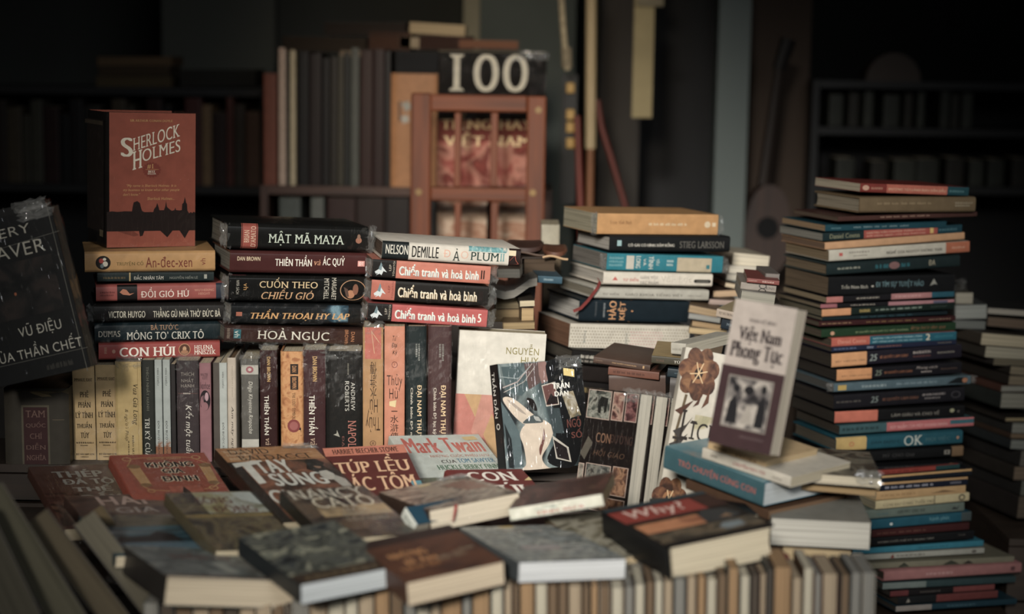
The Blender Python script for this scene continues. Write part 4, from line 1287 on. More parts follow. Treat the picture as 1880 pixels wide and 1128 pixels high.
for pts, c, pg, lab in (
        ((15, 672, 752, 320, 812), '#6a553e', '#9a8260', 'tan-edged book, top of the low pile right of the dotted book'),
        ((15, 758, 818, 350, 868), '#57585a', '#8a8a84', 'grey-edged book, second of the low pile right of the dotted book'),
        ((50, 838, 898, 360, 945), '#5d4a34', '#9c8058', 'brown-edged book, third of the low pile right of the dotted book'),
        ((20, 905, 970, 420, 1012), '#7a6a4e', '#b59c70', 'cream-edged book, fourth of the low pile right of the dotted book'),
        ((40, 980, 1240, 420, 1300), '#3a332c', '#5a4c3a', 'bulky dark book at the foot of the low pile right of the dotted book')):
    book('eh', 'X', pts, Y=3.3, psi=-8, D=.16, col=c, label=lab, pg=pg, grp=G8)
book('sh', 'X', (305, 712, 795, 560, 850), Y=3.12, psi=-22, D=.16, col='#a39280', label='thin beige book with dark spine letters above the blue-spined one', pg='#b5a684', grp=G8, pr=[T('TỰ DO TRONG', .1, .3, .7, .7, '#453c36', 'b'), Q(0, 0, 1, 1, '#a8956e', 'U')])
book('sh', 'X', (350, 800, 918, 560, 975), Y=3.13, psi=-22, D=.15, col='#1d2838', label='navy blue spine beneath the thin beige book', pg='#8a8272', grp=G8, pr=[T('TOÁN', .25, .4, .7, .65, '#8fa0b0', 's')])
book('sh', 'X', (350, 925, 1240, 560, 1300), Y=3.13, psi=-22, D=.15, col='#2c2a2a', label='thick dark book carrying the navy blue spine', pg='#6a6050', grp=G8)
book('eh', 'X', (548, 520, 640, 910, 690), Y=3.05, psi=-4, D=.16, col='#6a675f', label='grey paperback block with slightly curved pages behind the sepia cover', pg='#8a8678', grp=G8)
GL = [Q(0, 0, 1, 1, '#8f857a'), E(.62, .75, .11, .4, '#2c2a2a', .75), E(.62, .0, .11, .4, '#2c2a2a', .75), E(.3, .6, .1, .35, '#8f857a'), T('KÍNH', .72, .3, .95, .8, '#4a4440', '')]
book('sh', 'X', (560, 440, 510, 925, 550), Y=3.07, psi=-4, D=.15, col='#8f857a', label='grey-brown book printed with black ring outlines, on the grey paperback block', pg='#9a8f7c', grp=G8, pr=GL)
book('sh', 'X', (625, 398, 442, 960, 474), Y=3.06, psi=-5, D=.14, col='#7d3f38', label='thin rust red book lying across the ring-printed one', pg='#9a8f7c', grp=G8, pr=[W(.05, .3, .4, .7, '#b08a7a', 3), W(.48, .2, .95, .8, '#c9a89a', 6)])
book('eh', 'X', (545, 650, 1240, 910, 1300), Y=3.1, psi=-4, D=.16, col='#4a443c', label='tall block of dark pages below the grey paperback block', pg='#57503f', grp=G8)
book('eh', 'X', (815, 350, 412, 965, 420), Y=3.1, psi=0, D=.12, col='#6a625c', label='small grey book end above the rust red one', pg='#77706a', grp=G8)

# ------------------------------------------------------------------ the tall stack
G9 = 'books of the tall stack'
ORD = 'topmost second third fourth fifth sixth seventh eighth ninth tenth eleventh twelfth thirteenth fourteenth fifteenth sixteenth seventeenth eighteenth nineteenth twentieth'.split()
OR, TEAL, RED, NV, BK = '#bd7a4c', '#1c4d5e', '#a8503c', '#1a2234', '#16171a'
TS = [
    ('J', (672, 62, 122, 1420, 150), '#7d2f26', 'rust red paperback with salmon title band and teal end', [Q(.24, 0, .8, 1, '#b8604a'), Q(.8, 0, 1, 1, '#1d4a58'), E(.05, .5, .03, .3, '#c99a80'), W(.1, .3, .22, .7, '#c08a70', 2), T('ĐƯỜNG TỚI LÃNH ĐẠO DẪN ĐẦU', .255, .25, .785, .75, '#d9b08c', 'b'), W(.82, .3, .98, .7, '#5a8a94', 5)], '#a89c84'),
    ('J', (668, 160, 268, 1468, 262), '#6e5b3f', 'olive tan hardcover', [W(.15, .5, .75, .7, '#8f7a58', 4), W(.82, .35, .97, .7, '#a3977c', 5, 2)], '#8a7f6a'),
    ('J', (520, 295, 326, 1480, 290), '#4a2e28', 'thin plum-brown paperback poking out at both ends', [W(.3, .4, .76, .8, '#a3806a', 4)], '#57483a'),
    ('J', (432, 350, 396, 1268, 368), '#164458', 'deep blue paperback', [W(.05, .3, .15, .6, '#5f8a9a', 2), W(.23, .35, .83, .65, '#7a929a', 6)], '#8a7050'),
    ('J', (415, 408, 464, 1376, 402), '#1b2c30', 'paperback with red panel and yellow figure one', [Q(.29, 0, .82, 1, '#a54a3e'), Q(.82, 0, 1, 1, '#173f52'), T('Daniel Coenn', .05, .25, .26, .8, '#8f8f6e', 's'), T('NHỮNG CÂU CHUYỆN THÀNH CÔNG', .31, .52, .73, .85, '#d0a58a', 'b'), T('NỔI TIẾNG NHẤT CỦA MỌI THỜI ĐẠI', .31, .14, .73, .45, '#d0a58a', 'b'), T('1', .765, .15, .79, .88, '#d9b45c', 'b'), W(.83, .3, .98, .7, '#4f7f90', 3)], '#7d7a70'),
    ('J', (430, 474, 522, 1394, 448), '#c39264', 'thin apricot paperback', [], '#6a5340'),
    ('J', (458, 526, 602, 1428, 536), '#b9b3a2', 'white paperback with dark title and orange end', [Q(.828, 0, 1, 1, '#b06240'), Q(.07, .4, .095, .7, '#b8524a'), W(.14, .55, .3, .8, '#77706a', 4), W(.17, .25, .28, .45, '#77706a', 5), T('NGHỀ CỦA NGƯỜI THÔNG THÁI', .4, .3, .8, .68, '#3a3833', 'sb'), W(.87, .35, .97, .65, '#d0a080', 3)], '#77654a'),
    ('J', (442, 618, 702, 1362, 640), '#1d2a2c', 'dark teal hardcover with turquoise title', [W(.08, .4, .3, .65, '#9a9c8a', 3), W(.36, .25, .66, .75, '#23697a', 7), E(.5, .5, .04, .3, '#7d5a58'), T('ĐA', .76, .3, .81, .75, '#a39a80', 'b')], '#6a5a44'),
    ('J', (450, 712, 838, 1322, 815), BK, 'thick black book with tall blue-grey capitals', [T('Trần Nam Bình', .1, .35, .31, .58, '#b3afa0', 's'), E(.345, .45, .01, .05, '#b3afa0'), T('ĐI TÌM SỰ TUYỆT HẢO', .37, .32, .75, .78, '#5f7f88', 'b'), P([(.8, .4), (.83, .8), (.86, .45), (.84, .5)], '#8a8a80')], '#5d4d3a'),
    ('J', (440, 850, 890, 1322, 845), '#1b1a1f', 'black paperback with pink blocks at both ends', [Q(0, 0, .125, 1, '#b06a62'), Q(.5, 0, .82, 1, '#a8706e'), Q(.82, 0, 1, 1, '#1f5570'), W(.23, .35, .42, .75, '#a8a090', 3), W(.53, .3, .8, .7, '#c99a94', 4)], '#7a6a50'),
    ('J', (400, 900, 926, 1322, 890), '#1b1a1f', 'thin black paperback with a long mauve end', [Q(0, 0, .12, 1, '#9a5a66'), Q(.5, 0, 1, 1, '#a8747c'), W(.22, .3, .42, .75, '#a8a090', 5), Q(.84, .2, .95, .85, '#5d5a80')], '#6a5d48'),
    ('J', (408, 936, 984, 1322, 930), '#182420', 'dark green paperback with orange label', [Q(.0, 0, .215, 1, '#c98a58'), W(.28, .2, .37, .85, '#b59a4a', 4), W(.4, .35, .79, .7, '#8fa090', 5), W(.82, .4, .97, .6, '#4a5a50', 6)], '#57503f'),
    ('J', (412, 990, 1012, 1276, 968), '#17242c', 'very thin dark blue-green paperback', [W(.3, .3, .85, .75, '#2f5566', 3)], '#57503f'),
    ('J', (390, 1018, 1052, 1332, 1012), '#3a1c1e', 'maroon paperback with small gold print', [W(.02, .35, .3, .65, '#a3805a', 3), W(.34, .35, .76, .65, '#8a6a3a', 4), W(.8, .35, .98, .65, '#a3886a', 5)], '#4a4034'),
    ('K', (255, 172, 226, 1182, 175), '#1e3823', 'green paperback with pale lettering', [E(.08, .45, .015, .25, '#b98a6a'), T('BÍ QUYẾT HẸN HÒ TỰ BIẾT KHÔNG', .25, .3, .64, .62, '#8f9f70', 'b'), T('Đẹp hơn dàn qua', .66, .25, .92, .8, '#8a5a3a', 'i')], '#4a4034'),
    ('K', (325, 232, 290, 1186, 240), '#b25644', 'coral and blue paperback with white figure two', [Q(.3, 0, 1, 1, '#155a78'), T('Daniel Coenn', .05, .3, .27, .75, '#d09078', 's'), T('NHỮNG CÂU CHUYỆN THÀNH CÔNG', .325, .55, .72, .85, '#9fc0c4', 'b'), T('NỔI TIẾNG NHẤT CỦA MỌI THỜI ĐẠI', .325, .15, .72, .45, '#9fc0c4', 'b'), T('2', .75, .15, .785, .9, '#d8cdb0', 'b'), W(.82, .35, .98, .7, '#2f7f98', 3)], '#4a4034'),
    ('K', (325, 293, 326, 1186, 272), '#1f2548', 'thin indigo paperback', [W(.02, .3, .25, .8, '#5a6aa0', 3), W(.28, .2, .34, .85, '#8a94b8', 5), W(.36, .3, .58, .75, '#8a5a4a', 4), W(.85, .35, .97, .7, '#77705f', 3)], '#3f382e'),
    ('K', (325, 340, 432, 1222, 362), '#1f1c2c', 'thick indigo-black book with orange label', [Q(0, 0, .265, 1, '#c98e58'), T('BẮT TẠM HẢI LÂM', .03, .3, .25, .5, '#5d4a3a', 'b'), T('25', .285, .25, .345, .75, '#8f9a94', 'bi'), T('BÍ QUYẾT LÀM GIÀU', .365, .35, .58, .68, '#a8683f', 's'), W(.62, .5, .78, .8, '#a89c94', 3), W(.62, .25, .78, .45, '#6a3f3a', 5), W(.81, .4, .96, .6, '#8a8578', 3)], '#332d26'),
    ('K', (360, 450, 526, 1222, 470), '#191820', 'black book with orange label and white script', [Q(0, 0, .275, 1, '#c4864f'), T('BẮT TẠM HẢI LÂM', .04, .3, .27, .5, '#5d4a3a', 'b'), T('25', .3, .25, .355, .75, '#6f7a6a', 'bi'), T('BÍ QUYẾT LÀM GIÀU', .375, .35, .6, .68, '#a0623a', 's'), T('Phong cách', .63, .55, .8, .85, '#a89c94', 'i'), W(.67, .25, .77, .45, '#a89c94', 5), W(.83, .4, .98, .6, '#57443a', 3)], '#2d2823'),
    ('K', (340, 545, 602, 1286, 545), '#4f6577', 'wrapped steel blue paperback with a yellow square', [Q(.03, .15, .09, .75, '#c0a04a'), W(.2, .25, .4, .7, '#93a4aa', 4), P([(.82, .2), (.97, .1), (.97, .85), (.9, .9)], '#1d2228'), E(.955, .5, .02, .3, '#a8704f'), W(.45, .35, .8, .7, '#7d93a3', 3)], '#4a4a48'),
    ('K', (340, 628, 722, 1242, 660), '#191820', 'black book with small lettering and a ring at its end', [W(.02, .4, .26, .6, '#57524c', 3), T('25', .275, .3, .335, .75, '#6f7a76', 'bi'), T('BÍ QUYẾT LÀM GIÀU', .365, .35, .64, .68, '#7d5038', 's'), W(.67, .52, .86, .75, '#8a8280', 3), W(.69, .28, .84, .45, '#8a8280', 5), E(.93, .5, .035, .25, '#4a4850', .85)], '#2d2823'),
    ('K', (345, 740, 817, 1242, 770), '#141416', 'black book with coral label and light spaced title', [Q(0, 0, .325, 1, '#b85f48'), T('LÀM GIÀU VÀ CHO VỀ', .43, .3, .8, .72, '#77736a', 'b'), E(.9, .6, .018, .18, '#8a8a6a'), E(.95, .5, .01, .1, '#57524c')], '#2f2a24'),
    ('K', (380, 836, 898, 1306, 835), '#33525a', 'slate paperback with pink title panel', [Q(.345, 0, 1, 1, '#a8585a'), Q(.82, .35, 1, .8, '#2f5f72'), W(.02, .3, .32, .8, '#1d2e33', 4), T('SUY NGẪM CỦA MỘT DOANH NHÂN', .37, .2, .8, .8, '#c99a94', 's')], '#3a342c'),
    ('K', (355, 922, 1018, 1228, 960), '#14495f', 'blue hardcover with yellow label', [Q(0, 0, .235, 1, '#b0924e'), E(.12, .5, .02, .17, '#b06a3f', .6), T('DÁM ĐƯỢC', .27, .35, .5, .65, '#102c3a', 'b'), T('OK', .53, .15, .68, .85, '#a8ada4', 's'), T('MỌI VIỆC', .7, .3, .9, .7, '#3f6470', 's'), E(.96, .5, .01, .1, '#a87a5a')], '#5a5346'),
    ('K', (340, 1028, 1102, 1232, 1046), '#111214', 'black hardcover with brown square end', [W(.04, .4, .3, .6, '#2f2f30', 3), T('MỸ CHO Quý', .37, .25, .62, .75, '#3a3a3a', 's'), Q(.85, .3, .895, .7, '#77736a'), Q(.865, .4, .88, .6, '#111214'), Q(.91, 0, 1, 1, '#6a5238')], '#3a342c'),
    ('L', (60, 78, 100, 810, 55), '#15161a', 'slim black paperback with small print', [W(.25, .3, .62, .75, '#3f3a38', 3), Q(.87, .3, .91, .8, '#77583a')], '#3a342c'),
    ('L', (165, 103, 132, 790, 78), '#7d2c22', 'rusty red paperback with teal end', [Q(.72, 0, 1, 1, '#1c3a3c'), W(.03, .25, .68, .75, '#4a1c18', 6)], '#8a7048'),
    ('L', (225, 136, 182, 876, 128), '#171c28', 'dark navy paperback with cream upper edge', [Q(0, .68, 1, 1, '#a8824c')], '#57503f'),
    ('L', (215, 186, 246, 846, 200), '#151a30', 'indigo paperback with a line of white print', [Q(0, .75, 1, 1, '#a07c4c'), W(.06, .2, .68, .6, '#8f8fa0', 4), W(.8, .25, .93, .6, '#77778a', 3)], '#a3906a'),
    ('L', (190, 250, 312, 832, 258), '#a58353', 'sandy tan paperback', [W(.05, .3, .55, .7, '#8a6a40', 4), P([(.6, .3), (.75, .6), (.9, .3)], '#6a5034')], '#a3906a'),
    ('L', (185, 318, 377, 858, 312), '#a89a72', 'cream yellow paperback with dark capitals', [T('CON ĐƯỜNG TUỔI TRẺ', .08, .25, .62, .75, '#4a4434', 's'), E(.92, .5, .035, .4, '#3a3830', .6), Q(.62, 0, .63, 1, '#57503f')], '#77705a'),
    ('L', (100, 385, 448, 822, 385), '#56625a', 'grey-green paperback', [T('GẶP MẶT CHO VUI', .33, .25, .6, .8, '#2a302c', 'b'), W(.13, .3, .25, .6, '#3f5f66', 3), P([(.87, .3), (.9, .6), (.92, .4), (.95, .7), (.93, .25)], '#23282a')], '#57503f'),
    ('L', (150, 455, 520, 872, 455), '#124a66', 'sea blue paperback with small white star', [E(.2, .4, .015, .15, '#b8c0bc'), T('hạnh phúc', .58, .25, .78, .8, '#4f7f90', 'b'), Q(.9, 0, 1, 1, '#3a4446')], '#57503f'),
    ('L', (160, 528, 578, 858, 520), '#3a1a1a', 'dark red paperback', [W(.05, .3, .7, .7, '#5a3a30', 4)], '#4a4034'),
    ('L', (155, 584, 642, 892, 585), '#141518', 'black paperback with grey capitals', [T('ĐOẠN CUỐI THẾ KỶ TRUNG TÂM', .06, .3, .6, .65, '#77736a', 'b'), W(.84, .5, .92, .7, '#57524c', 3)], '#57503f'),
    ('L', (20, 662, 702, 960, 638), '#1d6a8a', 'bright cyan-blue paperback jutting out', [W(.5, .3, .8, .7, '#14506a', 3)], '#57503f'),
    ('L', (20, 708, 746, 966, 690), '#8a8a80', 'grey-white paperback with small dark print', [P([(.28, .1), (.3, .9), (.31, .1)], '#6a2a24'), W(.33, .3, .57, .7, '#3a2c28', 4), E(.92, .5, .02, .3, '#57524c')], '#57503f'),
    ('L', (130, 766, 806, 1180, 752), '#6a6654', 'large book with mountain shapes on its spine', [P([(.2, .1), (.24, .9), (.28, .1)], '#33352c'), P([(.5, .1), (.56, .9), (.62, .1)], '#33352c'), P([(.64, .1), (.68, .7), (.72, .1)], '#2f2a26')], '#57503f'),
    ('L', (245, 822, 896, 1232, 832), '#8a5a58', 'large dusty pink hardcover', [W(.3, .3, .55, .7, '#a8807c', 4), Q(.92, .3, .95, .7, '#57383a')], '#3a332c'),
    ('L', (235, 908, 952, 1192, 900), '#2a3c40', 'dark teal-grey large paperback', [Q(0, 0, .32, 1, '#5f6a66')], '#33302a'),
    ('L', (290, 966, 1004, 1040, 952), '#191618', 'black book with dark red patches', [Q(0, 0, .17, 1, '#57282a'), Q(.6, 0, 1, 1, '#6a3432'), W(.28, .35, .48, .7, '#57524c', 3)], '#2d2823'),
    ('L', (345, 1010, 1062, 1062, 1010), '#17191c', 'black book with rusty red end', [Q(.38, 0, 1, 1, '#5d2c2a'), P([(.08, .2), (.1, .8), (.12, .3)], '#77736a')], '#2d2823'),
    ('L', (330, 1074, 1112, 1200, 1056), '#173244', 'navy book with a pale end panel', [Q(0, 0, .29, 1, '#77706a'), W(.42, .3, .68, .7, '#3f5f72', 4)], '#2d2823'),
]
SUF = {0: 'topmost of the tall stack'}
nT = len(TS)
for i, (crop, pts, c, desc, pr_, pg) in enumerate(TS):
    where = 'on top of the tall stack' if i == 0 else ('%s from the top in the tall stack' % ORD[i] if i < 20 else ('%s from the bottom of the tall stack' % (ORD[nT - 1 - i] if nT - 1 - i else 'lowest visible') if nT - i <= 20 else 'midway down the tall stack'))
    low = book('sh', crop, pts, Y=3.3 if i > 2 else 3.28, psi=20, D=.17 if i < nT - 6 else .2, col=c, label='%s, %s' % (desc, where), pr=pr_, pg=pg, grp=G9, hard='hardcover' in desc, wrap=2 if 'wrapped' in desc else 0)

crate('wooden_crate', (.6, 3.2, -.7505), (1.0, 3.56, low[0].location.z - .012), 'slatted crate carrying the tall stack, below the frame')

# far pile at the dark end (crop Y)
G10 = 'books of the far dim pile'
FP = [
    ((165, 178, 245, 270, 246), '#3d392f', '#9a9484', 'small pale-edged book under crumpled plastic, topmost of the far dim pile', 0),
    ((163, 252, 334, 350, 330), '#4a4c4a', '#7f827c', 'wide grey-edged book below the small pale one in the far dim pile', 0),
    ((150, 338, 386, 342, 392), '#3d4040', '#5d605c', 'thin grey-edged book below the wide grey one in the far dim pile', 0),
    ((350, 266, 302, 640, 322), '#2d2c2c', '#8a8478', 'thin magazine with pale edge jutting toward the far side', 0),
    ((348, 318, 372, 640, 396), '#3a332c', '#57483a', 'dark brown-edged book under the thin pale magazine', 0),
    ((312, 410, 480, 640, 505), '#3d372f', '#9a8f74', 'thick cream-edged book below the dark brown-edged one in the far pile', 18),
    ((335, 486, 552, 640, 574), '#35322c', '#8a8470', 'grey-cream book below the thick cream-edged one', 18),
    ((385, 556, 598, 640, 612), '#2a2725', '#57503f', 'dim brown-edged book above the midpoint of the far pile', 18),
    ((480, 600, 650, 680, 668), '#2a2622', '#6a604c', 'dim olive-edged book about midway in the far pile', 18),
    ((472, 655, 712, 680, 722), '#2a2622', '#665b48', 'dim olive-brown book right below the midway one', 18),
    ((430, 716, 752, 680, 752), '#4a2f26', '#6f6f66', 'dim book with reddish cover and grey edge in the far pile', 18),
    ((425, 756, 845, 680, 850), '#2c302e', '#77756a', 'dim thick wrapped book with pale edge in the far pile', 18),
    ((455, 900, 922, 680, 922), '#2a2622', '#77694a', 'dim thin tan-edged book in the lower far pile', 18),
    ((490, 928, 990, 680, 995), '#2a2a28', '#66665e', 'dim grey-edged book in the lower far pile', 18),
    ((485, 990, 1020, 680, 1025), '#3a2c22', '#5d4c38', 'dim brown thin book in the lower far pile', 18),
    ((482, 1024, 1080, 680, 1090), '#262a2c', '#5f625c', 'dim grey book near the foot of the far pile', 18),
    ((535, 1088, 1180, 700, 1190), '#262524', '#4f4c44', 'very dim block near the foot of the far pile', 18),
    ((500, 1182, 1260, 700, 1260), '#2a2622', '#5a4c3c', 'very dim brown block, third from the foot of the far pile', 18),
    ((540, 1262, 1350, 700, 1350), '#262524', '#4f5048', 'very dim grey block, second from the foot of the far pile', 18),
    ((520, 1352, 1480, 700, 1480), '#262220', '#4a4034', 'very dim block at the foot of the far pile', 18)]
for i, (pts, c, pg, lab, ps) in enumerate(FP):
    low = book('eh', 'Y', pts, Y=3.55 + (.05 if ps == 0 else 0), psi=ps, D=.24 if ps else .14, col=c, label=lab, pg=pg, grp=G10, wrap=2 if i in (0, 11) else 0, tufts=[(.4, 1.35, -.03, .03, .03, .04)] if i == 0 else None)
crate('wooden_crate', (1.02, 3.45, -.7505), (1.45, 3.85, low[0].location.z - .012), 'slatted crate carrying the far dim pile, behind the tall stack')

# ------------------------------------------------------------------ books spread flat, overlapping like shingles
G11 = 'books spread flat in front of the upright row'


def flat(pts, z, inc, D, col, label, pr=(), crop='.', psi=0, **k):
    k.setdefault('grp', G11)
    ratio = k.pop('ratio', 1.42)
    k['nrm'] = lying(px(crop, *pts[0:2]), px(crop, *pts[2:4]), px(crop, *pts[4:6]), z, ratio)
    return book('cv', crop, pts, Y=None, Z=z, psi=psi, tau=90 - inc, D=D, col=col, label=label, pr=pr, **k)


GOLD = '#b0854e'
KG = [P([(.2, .9), (.3, .93), (.7, .93), (.8, .9), (.92, .8), (.93, .5), (.85, .4), (.2, .4), (.1, .5), (.1, .8)], '#8d4430'),
      P([(.12, .8), (.24, .82), (.26, .55), (.16, .54)], GOLD), P([(.86, .82), (.97, .8), (.95, .54), (.85, .55)], GOLD), E(.18, .82, .07, .03, '#7d5a34'), E(.92, .81, .07, .03, '#7d5a34'), E(.2, .545, .06, .03, '#7d5a34'), E(.9, .545, .06, .03, '#7d5a34'),
      L([(.12, .83), (.2, .93), (.32, .945), (.7, .945), (.82, .93), (.97, .83)], .012, GOLD), E(.15, .93, .05, .03, GOLD, .7), E(.88, .93, .05, .03, GOLD, .7), L([(.16, .53), (.22, .47), (.4, .45)], .012, GOLD), L([(.95, .54), (.85, .47), (.7, .45)], .012, GOLD), E(.86, .47, .05, .03, GOLD, .7), E(.22, .46, .04, .025, GOLD, .7),
      T('HECTOR MALOT', .36, .905, .72, .935, GOLD, 'b'), *[T(t, x0 + dx, y0 + dy, x1 + dx, y1 + dy, c, 'B') for c, dx, dy in (('#cbb99a', -.008, .006), ('#cbb99a', .008, -.006), ('#1b1614', 0, 0)) for t, x0, y0, x1, y1 in (('KHÔNG', .31, .79, .8, .885), ('GIA', .44, .7, .66, .765), ('ĐÌNH', .39, .58, .76, .675))],
      Q(.4, .2, .75, .52, '#7d3a2a'), Q(.41, .21, .74, .51, '#934a34'), P([(.5, .2), (.52, .42), (.56, .5), (.6, .42), (.62, .2)], '#2a1a16')]
flat((197, 837, 272, 966, 458, 957), 0.004, 17, 0.022, '#98432f', 'red-brown cover with golden scroll and outlined black title, lying beside the upright tan spines', KG, wrap=1)
TSG = [Q(0, 0, 1, 1, art(['#1a1513', '#2e211b', '#5e3a28', '#8a5236', '#1a1513'], 22, 7)), Q(0, .8, 1, 1, art(['#a8703c', '#8d5a2f', '#b5824c', '#9c6636'], 30, 2, (1, 9, 1))), Q(0, 0, .1, .8, '#15130f'), T('DAVID', .1, .905, .5, .975, '#241812', 's'), T('BALDACCI', .14, .815, .86, .885, '#241812', 's'), W(.05, .82, .3, .97, '#cbb08a', 5, 3),
       T('TAY', .22, .63, .58, .81, '#c9c9c0', 'B'), P([(.03, .78), (.3, .81), (.3, .76), (.2, .75), (.19, .5), (.11, .49), (.11, .74), (.03, .72)], '#c9c9c0'), T('SÚNG', .26, .45, .8, .66, '#c9c9c0', 'B'), T('Chính', .1, .2, .62, .4, '#c9c9c0', 'b'),
       P([(.78, .5), (.76, .62), (.7, .66), (.76, .7), (.74, .76), (.8, .8), (.88, .79), (.94, .74), (.9, .7), (.92, .64), (1, .6), (1, .2), (.9, .3), (.86, .5)], '#191614'), P([(.77, .56), (.8, .62), (.88, .63), (.92, .58), (.9, .5), (.8, .5)], '#b5b2a8'), P([(.86, .5), (.92, .56), (.98, .5), (.96, .2), (.9, .3)], '#a3a299'), E(.83, .69, .035, .03, '#8d6a52'), P([(.7, .66), (.78, .7), (.9, .68), (.86, .72), (.8, .8), (.76, .74)], '#131110')]
flat((389, 825, 519, 960, 709, 948), 0.035, 17, 0.02, '#211a16', 'wrapped thriller cover with large white title and a cowboy figure, right beside the scroll cover', TSG, wrap=2)
TL = [Q(0, .0, 1, .87, '#5a2521'), Q(0, .875, 1, 1, '#c07056'), T('HARRIET BEECHER STOWE', .1, .9, .9, .97, '#241512', 'sb'), Q(.3, 0, 1, .3, art(['#3d3a30', '#5d5a4a', '#2d2a25', '#7d6a50'], 30, 5)), P([(.87, .47), (1, .47), (1, .2), (.92, .22)], '#4f8aa0'),
      T('TÚP LỀU', .06, .62, .96, .87, '#d8ab80', 'sb'), T('BÁC TÔM', .05, .37, .95, .61, '#d8ab80', 'sb'), Q(0, 0, .04, .8, '#3a1a18')]
flat((588, 824, 642, 956, 802, 946), 0.014, 17, 0.018, '#5a2521', 'maroon cover with huge tan serif title under a salmon band, beside the cowboy cover', TL, wrap=0)
MT = [Q(0, 0, 1, .4, art(['#3a4438', '#5f6a50', '#2d3030', '#8a9080'], 25, 5)), T('Mark Twain', .1, .74, .95, .955, '#c2584a', 'B'), T('NHỮNG CUỘC PHIÊU LƯU', .3, .665, .94, .72, '#b5694e', 'b'), T('CỦA', .38, .59, .54, .65, '#23241f', 'b'), T('TOM SAWYER', .555, .59, .96, .65, '#2e78a8', 'B'), T('HUCKLE BERRY FINN', .3, .5, .96, .565, '#2f6a48', 'B'), P([(.78, .96), (.93, .97), (.95, .92), (.8, .91)], '#d0b778')]
flat((705, 801, 800, 935, 978, 929), 0.0, 17, 0.018, '#bac4be', 'pale mint cover with large red title and blue and green lines', MT, wrap=1)
CH = [T('CON', .22, .8, .84, .95, '#e6ddd0', 'sb'), T('HÚI', .25, .57, .84, .77, '#e6ddd0', 'sb'), Q(.7, .3, .9, .46, '#8a4a34'), P([(1.0, .86), (1.0, .8), (.9, .8)], '#d0b778')]
flat((814, 863, 908, 976, 1058, 972), 0.012, 16, 0.026, '#672623', 'dark red hardcover with wide white serif title, lying before the pale mint cover', CH, hard=1)
TT = [Q(0, .0, 1, .55, art(['#3a211c', '#57342a', '#2a1a18', '#6a4a38'], 25, 3)), T('THÉP', .22, .8, .8, .93, '#8a8982', 'B'), T('ĐÃ TÔI', .28, .68, .92, .79, '#8a8982', 'B'), T('THẾ', .35, .56, .8, .67, '#8a8982', 'B'), T('ĐẤY', .38, .42, .86, .55, '#8a8982', 'B')]
flat((45, 858, 118, 972, 285, 964), -0.022, 16, 0.02, '#4d2f26', 'dim maroon cover with blocky grey title, at the dark end beside the scroll cover', TT, wrap=1)
# second course
H2 = [Q(0, 0, 1, 1, art(['#33231d', '#4d342a', '#5f4838', '#2a2220'], 22, 4)), T('HAI', .3, .78, .8, .96, '#a3897c', 'b'), T('GIA', .4, .6, .85, .72, '#8a8078', 'b')]
flat((112, 912, 190, 1000, 372, 992), 0.014, 11, 0.018, '#3f2c25', 'dim brown cover with pinkish pale lettering, overlapping the scroll cover', H2)
SD = [Q(0, 0, 1, 1, art(['#1f1d1a', '#3a3426', '#5f5538', '#35322a', '#1d1f20', '#4a3d2a'], 20, 9)), Q(.3, .62, 1, 1, art(['#5f5630', '#8a8458', '#9aa098', '#57552f'], 14, 3)), P([(.75, .98), (1, .98), (1, .75), (.8, .85)], '#a8b0ac'), Q(0, .55, 1, .6, art(['#8a7434', '#5d5230'], 40, 3)), T('SÔNG', .28, .79, .68, .93, '#5d3028', 'sb'), T('ĐÔNG', .38, .63, .88, .77, '#5d3028', 'sb')]
flat((297, 906, 395, 1012, 560, 1006), 0.034, 11, 0.02, '#4f4632', 'painted landscape cover in yellow-green and brown, overlapping the lower edge of the scroll cover', SD, wrap=1)
NC = [Q(0, 0, 1, 1, art(['#191715', '#38302a', '#5d4a36', '#241f1c'], 22, 6)), Q(.2, .42, 1, .62, art(['#8a7350', '#b59868', '#6a5a44'], 20, 3)), T('NANCY', .05, .8, .93, .98, '#c5bfae', 's'), T('CATO', .22, .6, .92, .8, '#d0c6ae', 's'), T('TẤT CẢ', .45, .5, .76, .57, '#b5ad98', 's'), T('DÒNG SÔNG', .42, .41, .98, .48, '#a39c88', 's'), T('ĐỀU CHẢY', .4, .32, .9, .39, '#a39c88', 's')]
flat((513, 902, 605, 992, 768, 979), 0.06, 12, 0.022, '#1d1a18', 'dark cover with thin white letters over a golden glow, overlapping the cowboy cover', NC, wrap=1)
SE = [Q(0, 0, 1, 1, art(['#14212b', '#1d3a4c', '#3a5a6a', '#2a3a42', '#6a7a80'], 12, 3, (.5, 2, 1))), Q(0, .7, 1, 1, art(['#33302a', '#57503c', '#2a2a28'], 25, 4)), P([(.15, .3), (.2, .45), (.5, .46), (.62, .56), (.75, .5), (.8, .3)], '#1d1c1e'), Q(0, .1, 1, .3, art(['#4a6478', '#2c4a5f'], 20, 2, (.4, 2, 1)))]
flat((140, 948, 212, 1022, 400, 1016), 0.034, 7, 0.016, '#1c2a33', 'blue-black seascape cover with dark headland, behind the rounded grey-blue cover', SE)
NB = [Q(0, 0, 1, 1, '#17304a'), Q(0, 0, 1, .35, art(['#17304a', '#223a50', '#4a3a34'], 20, 3)), T('HOÀNG TỬ', .15, .74, .75, .86, '#4f6a7d', 't'), W(.1, .4, .9, .62, '#8a4a4a', 4, 2), E(.15, .3, .2, .08, '#5d2f22')]
flat((575, 967, 655, 1042, 828, 1025), 0.032, 8, .022, '#17304a', 'navy cover with faded red lettering, beside the dark white-lettered cover', NB)
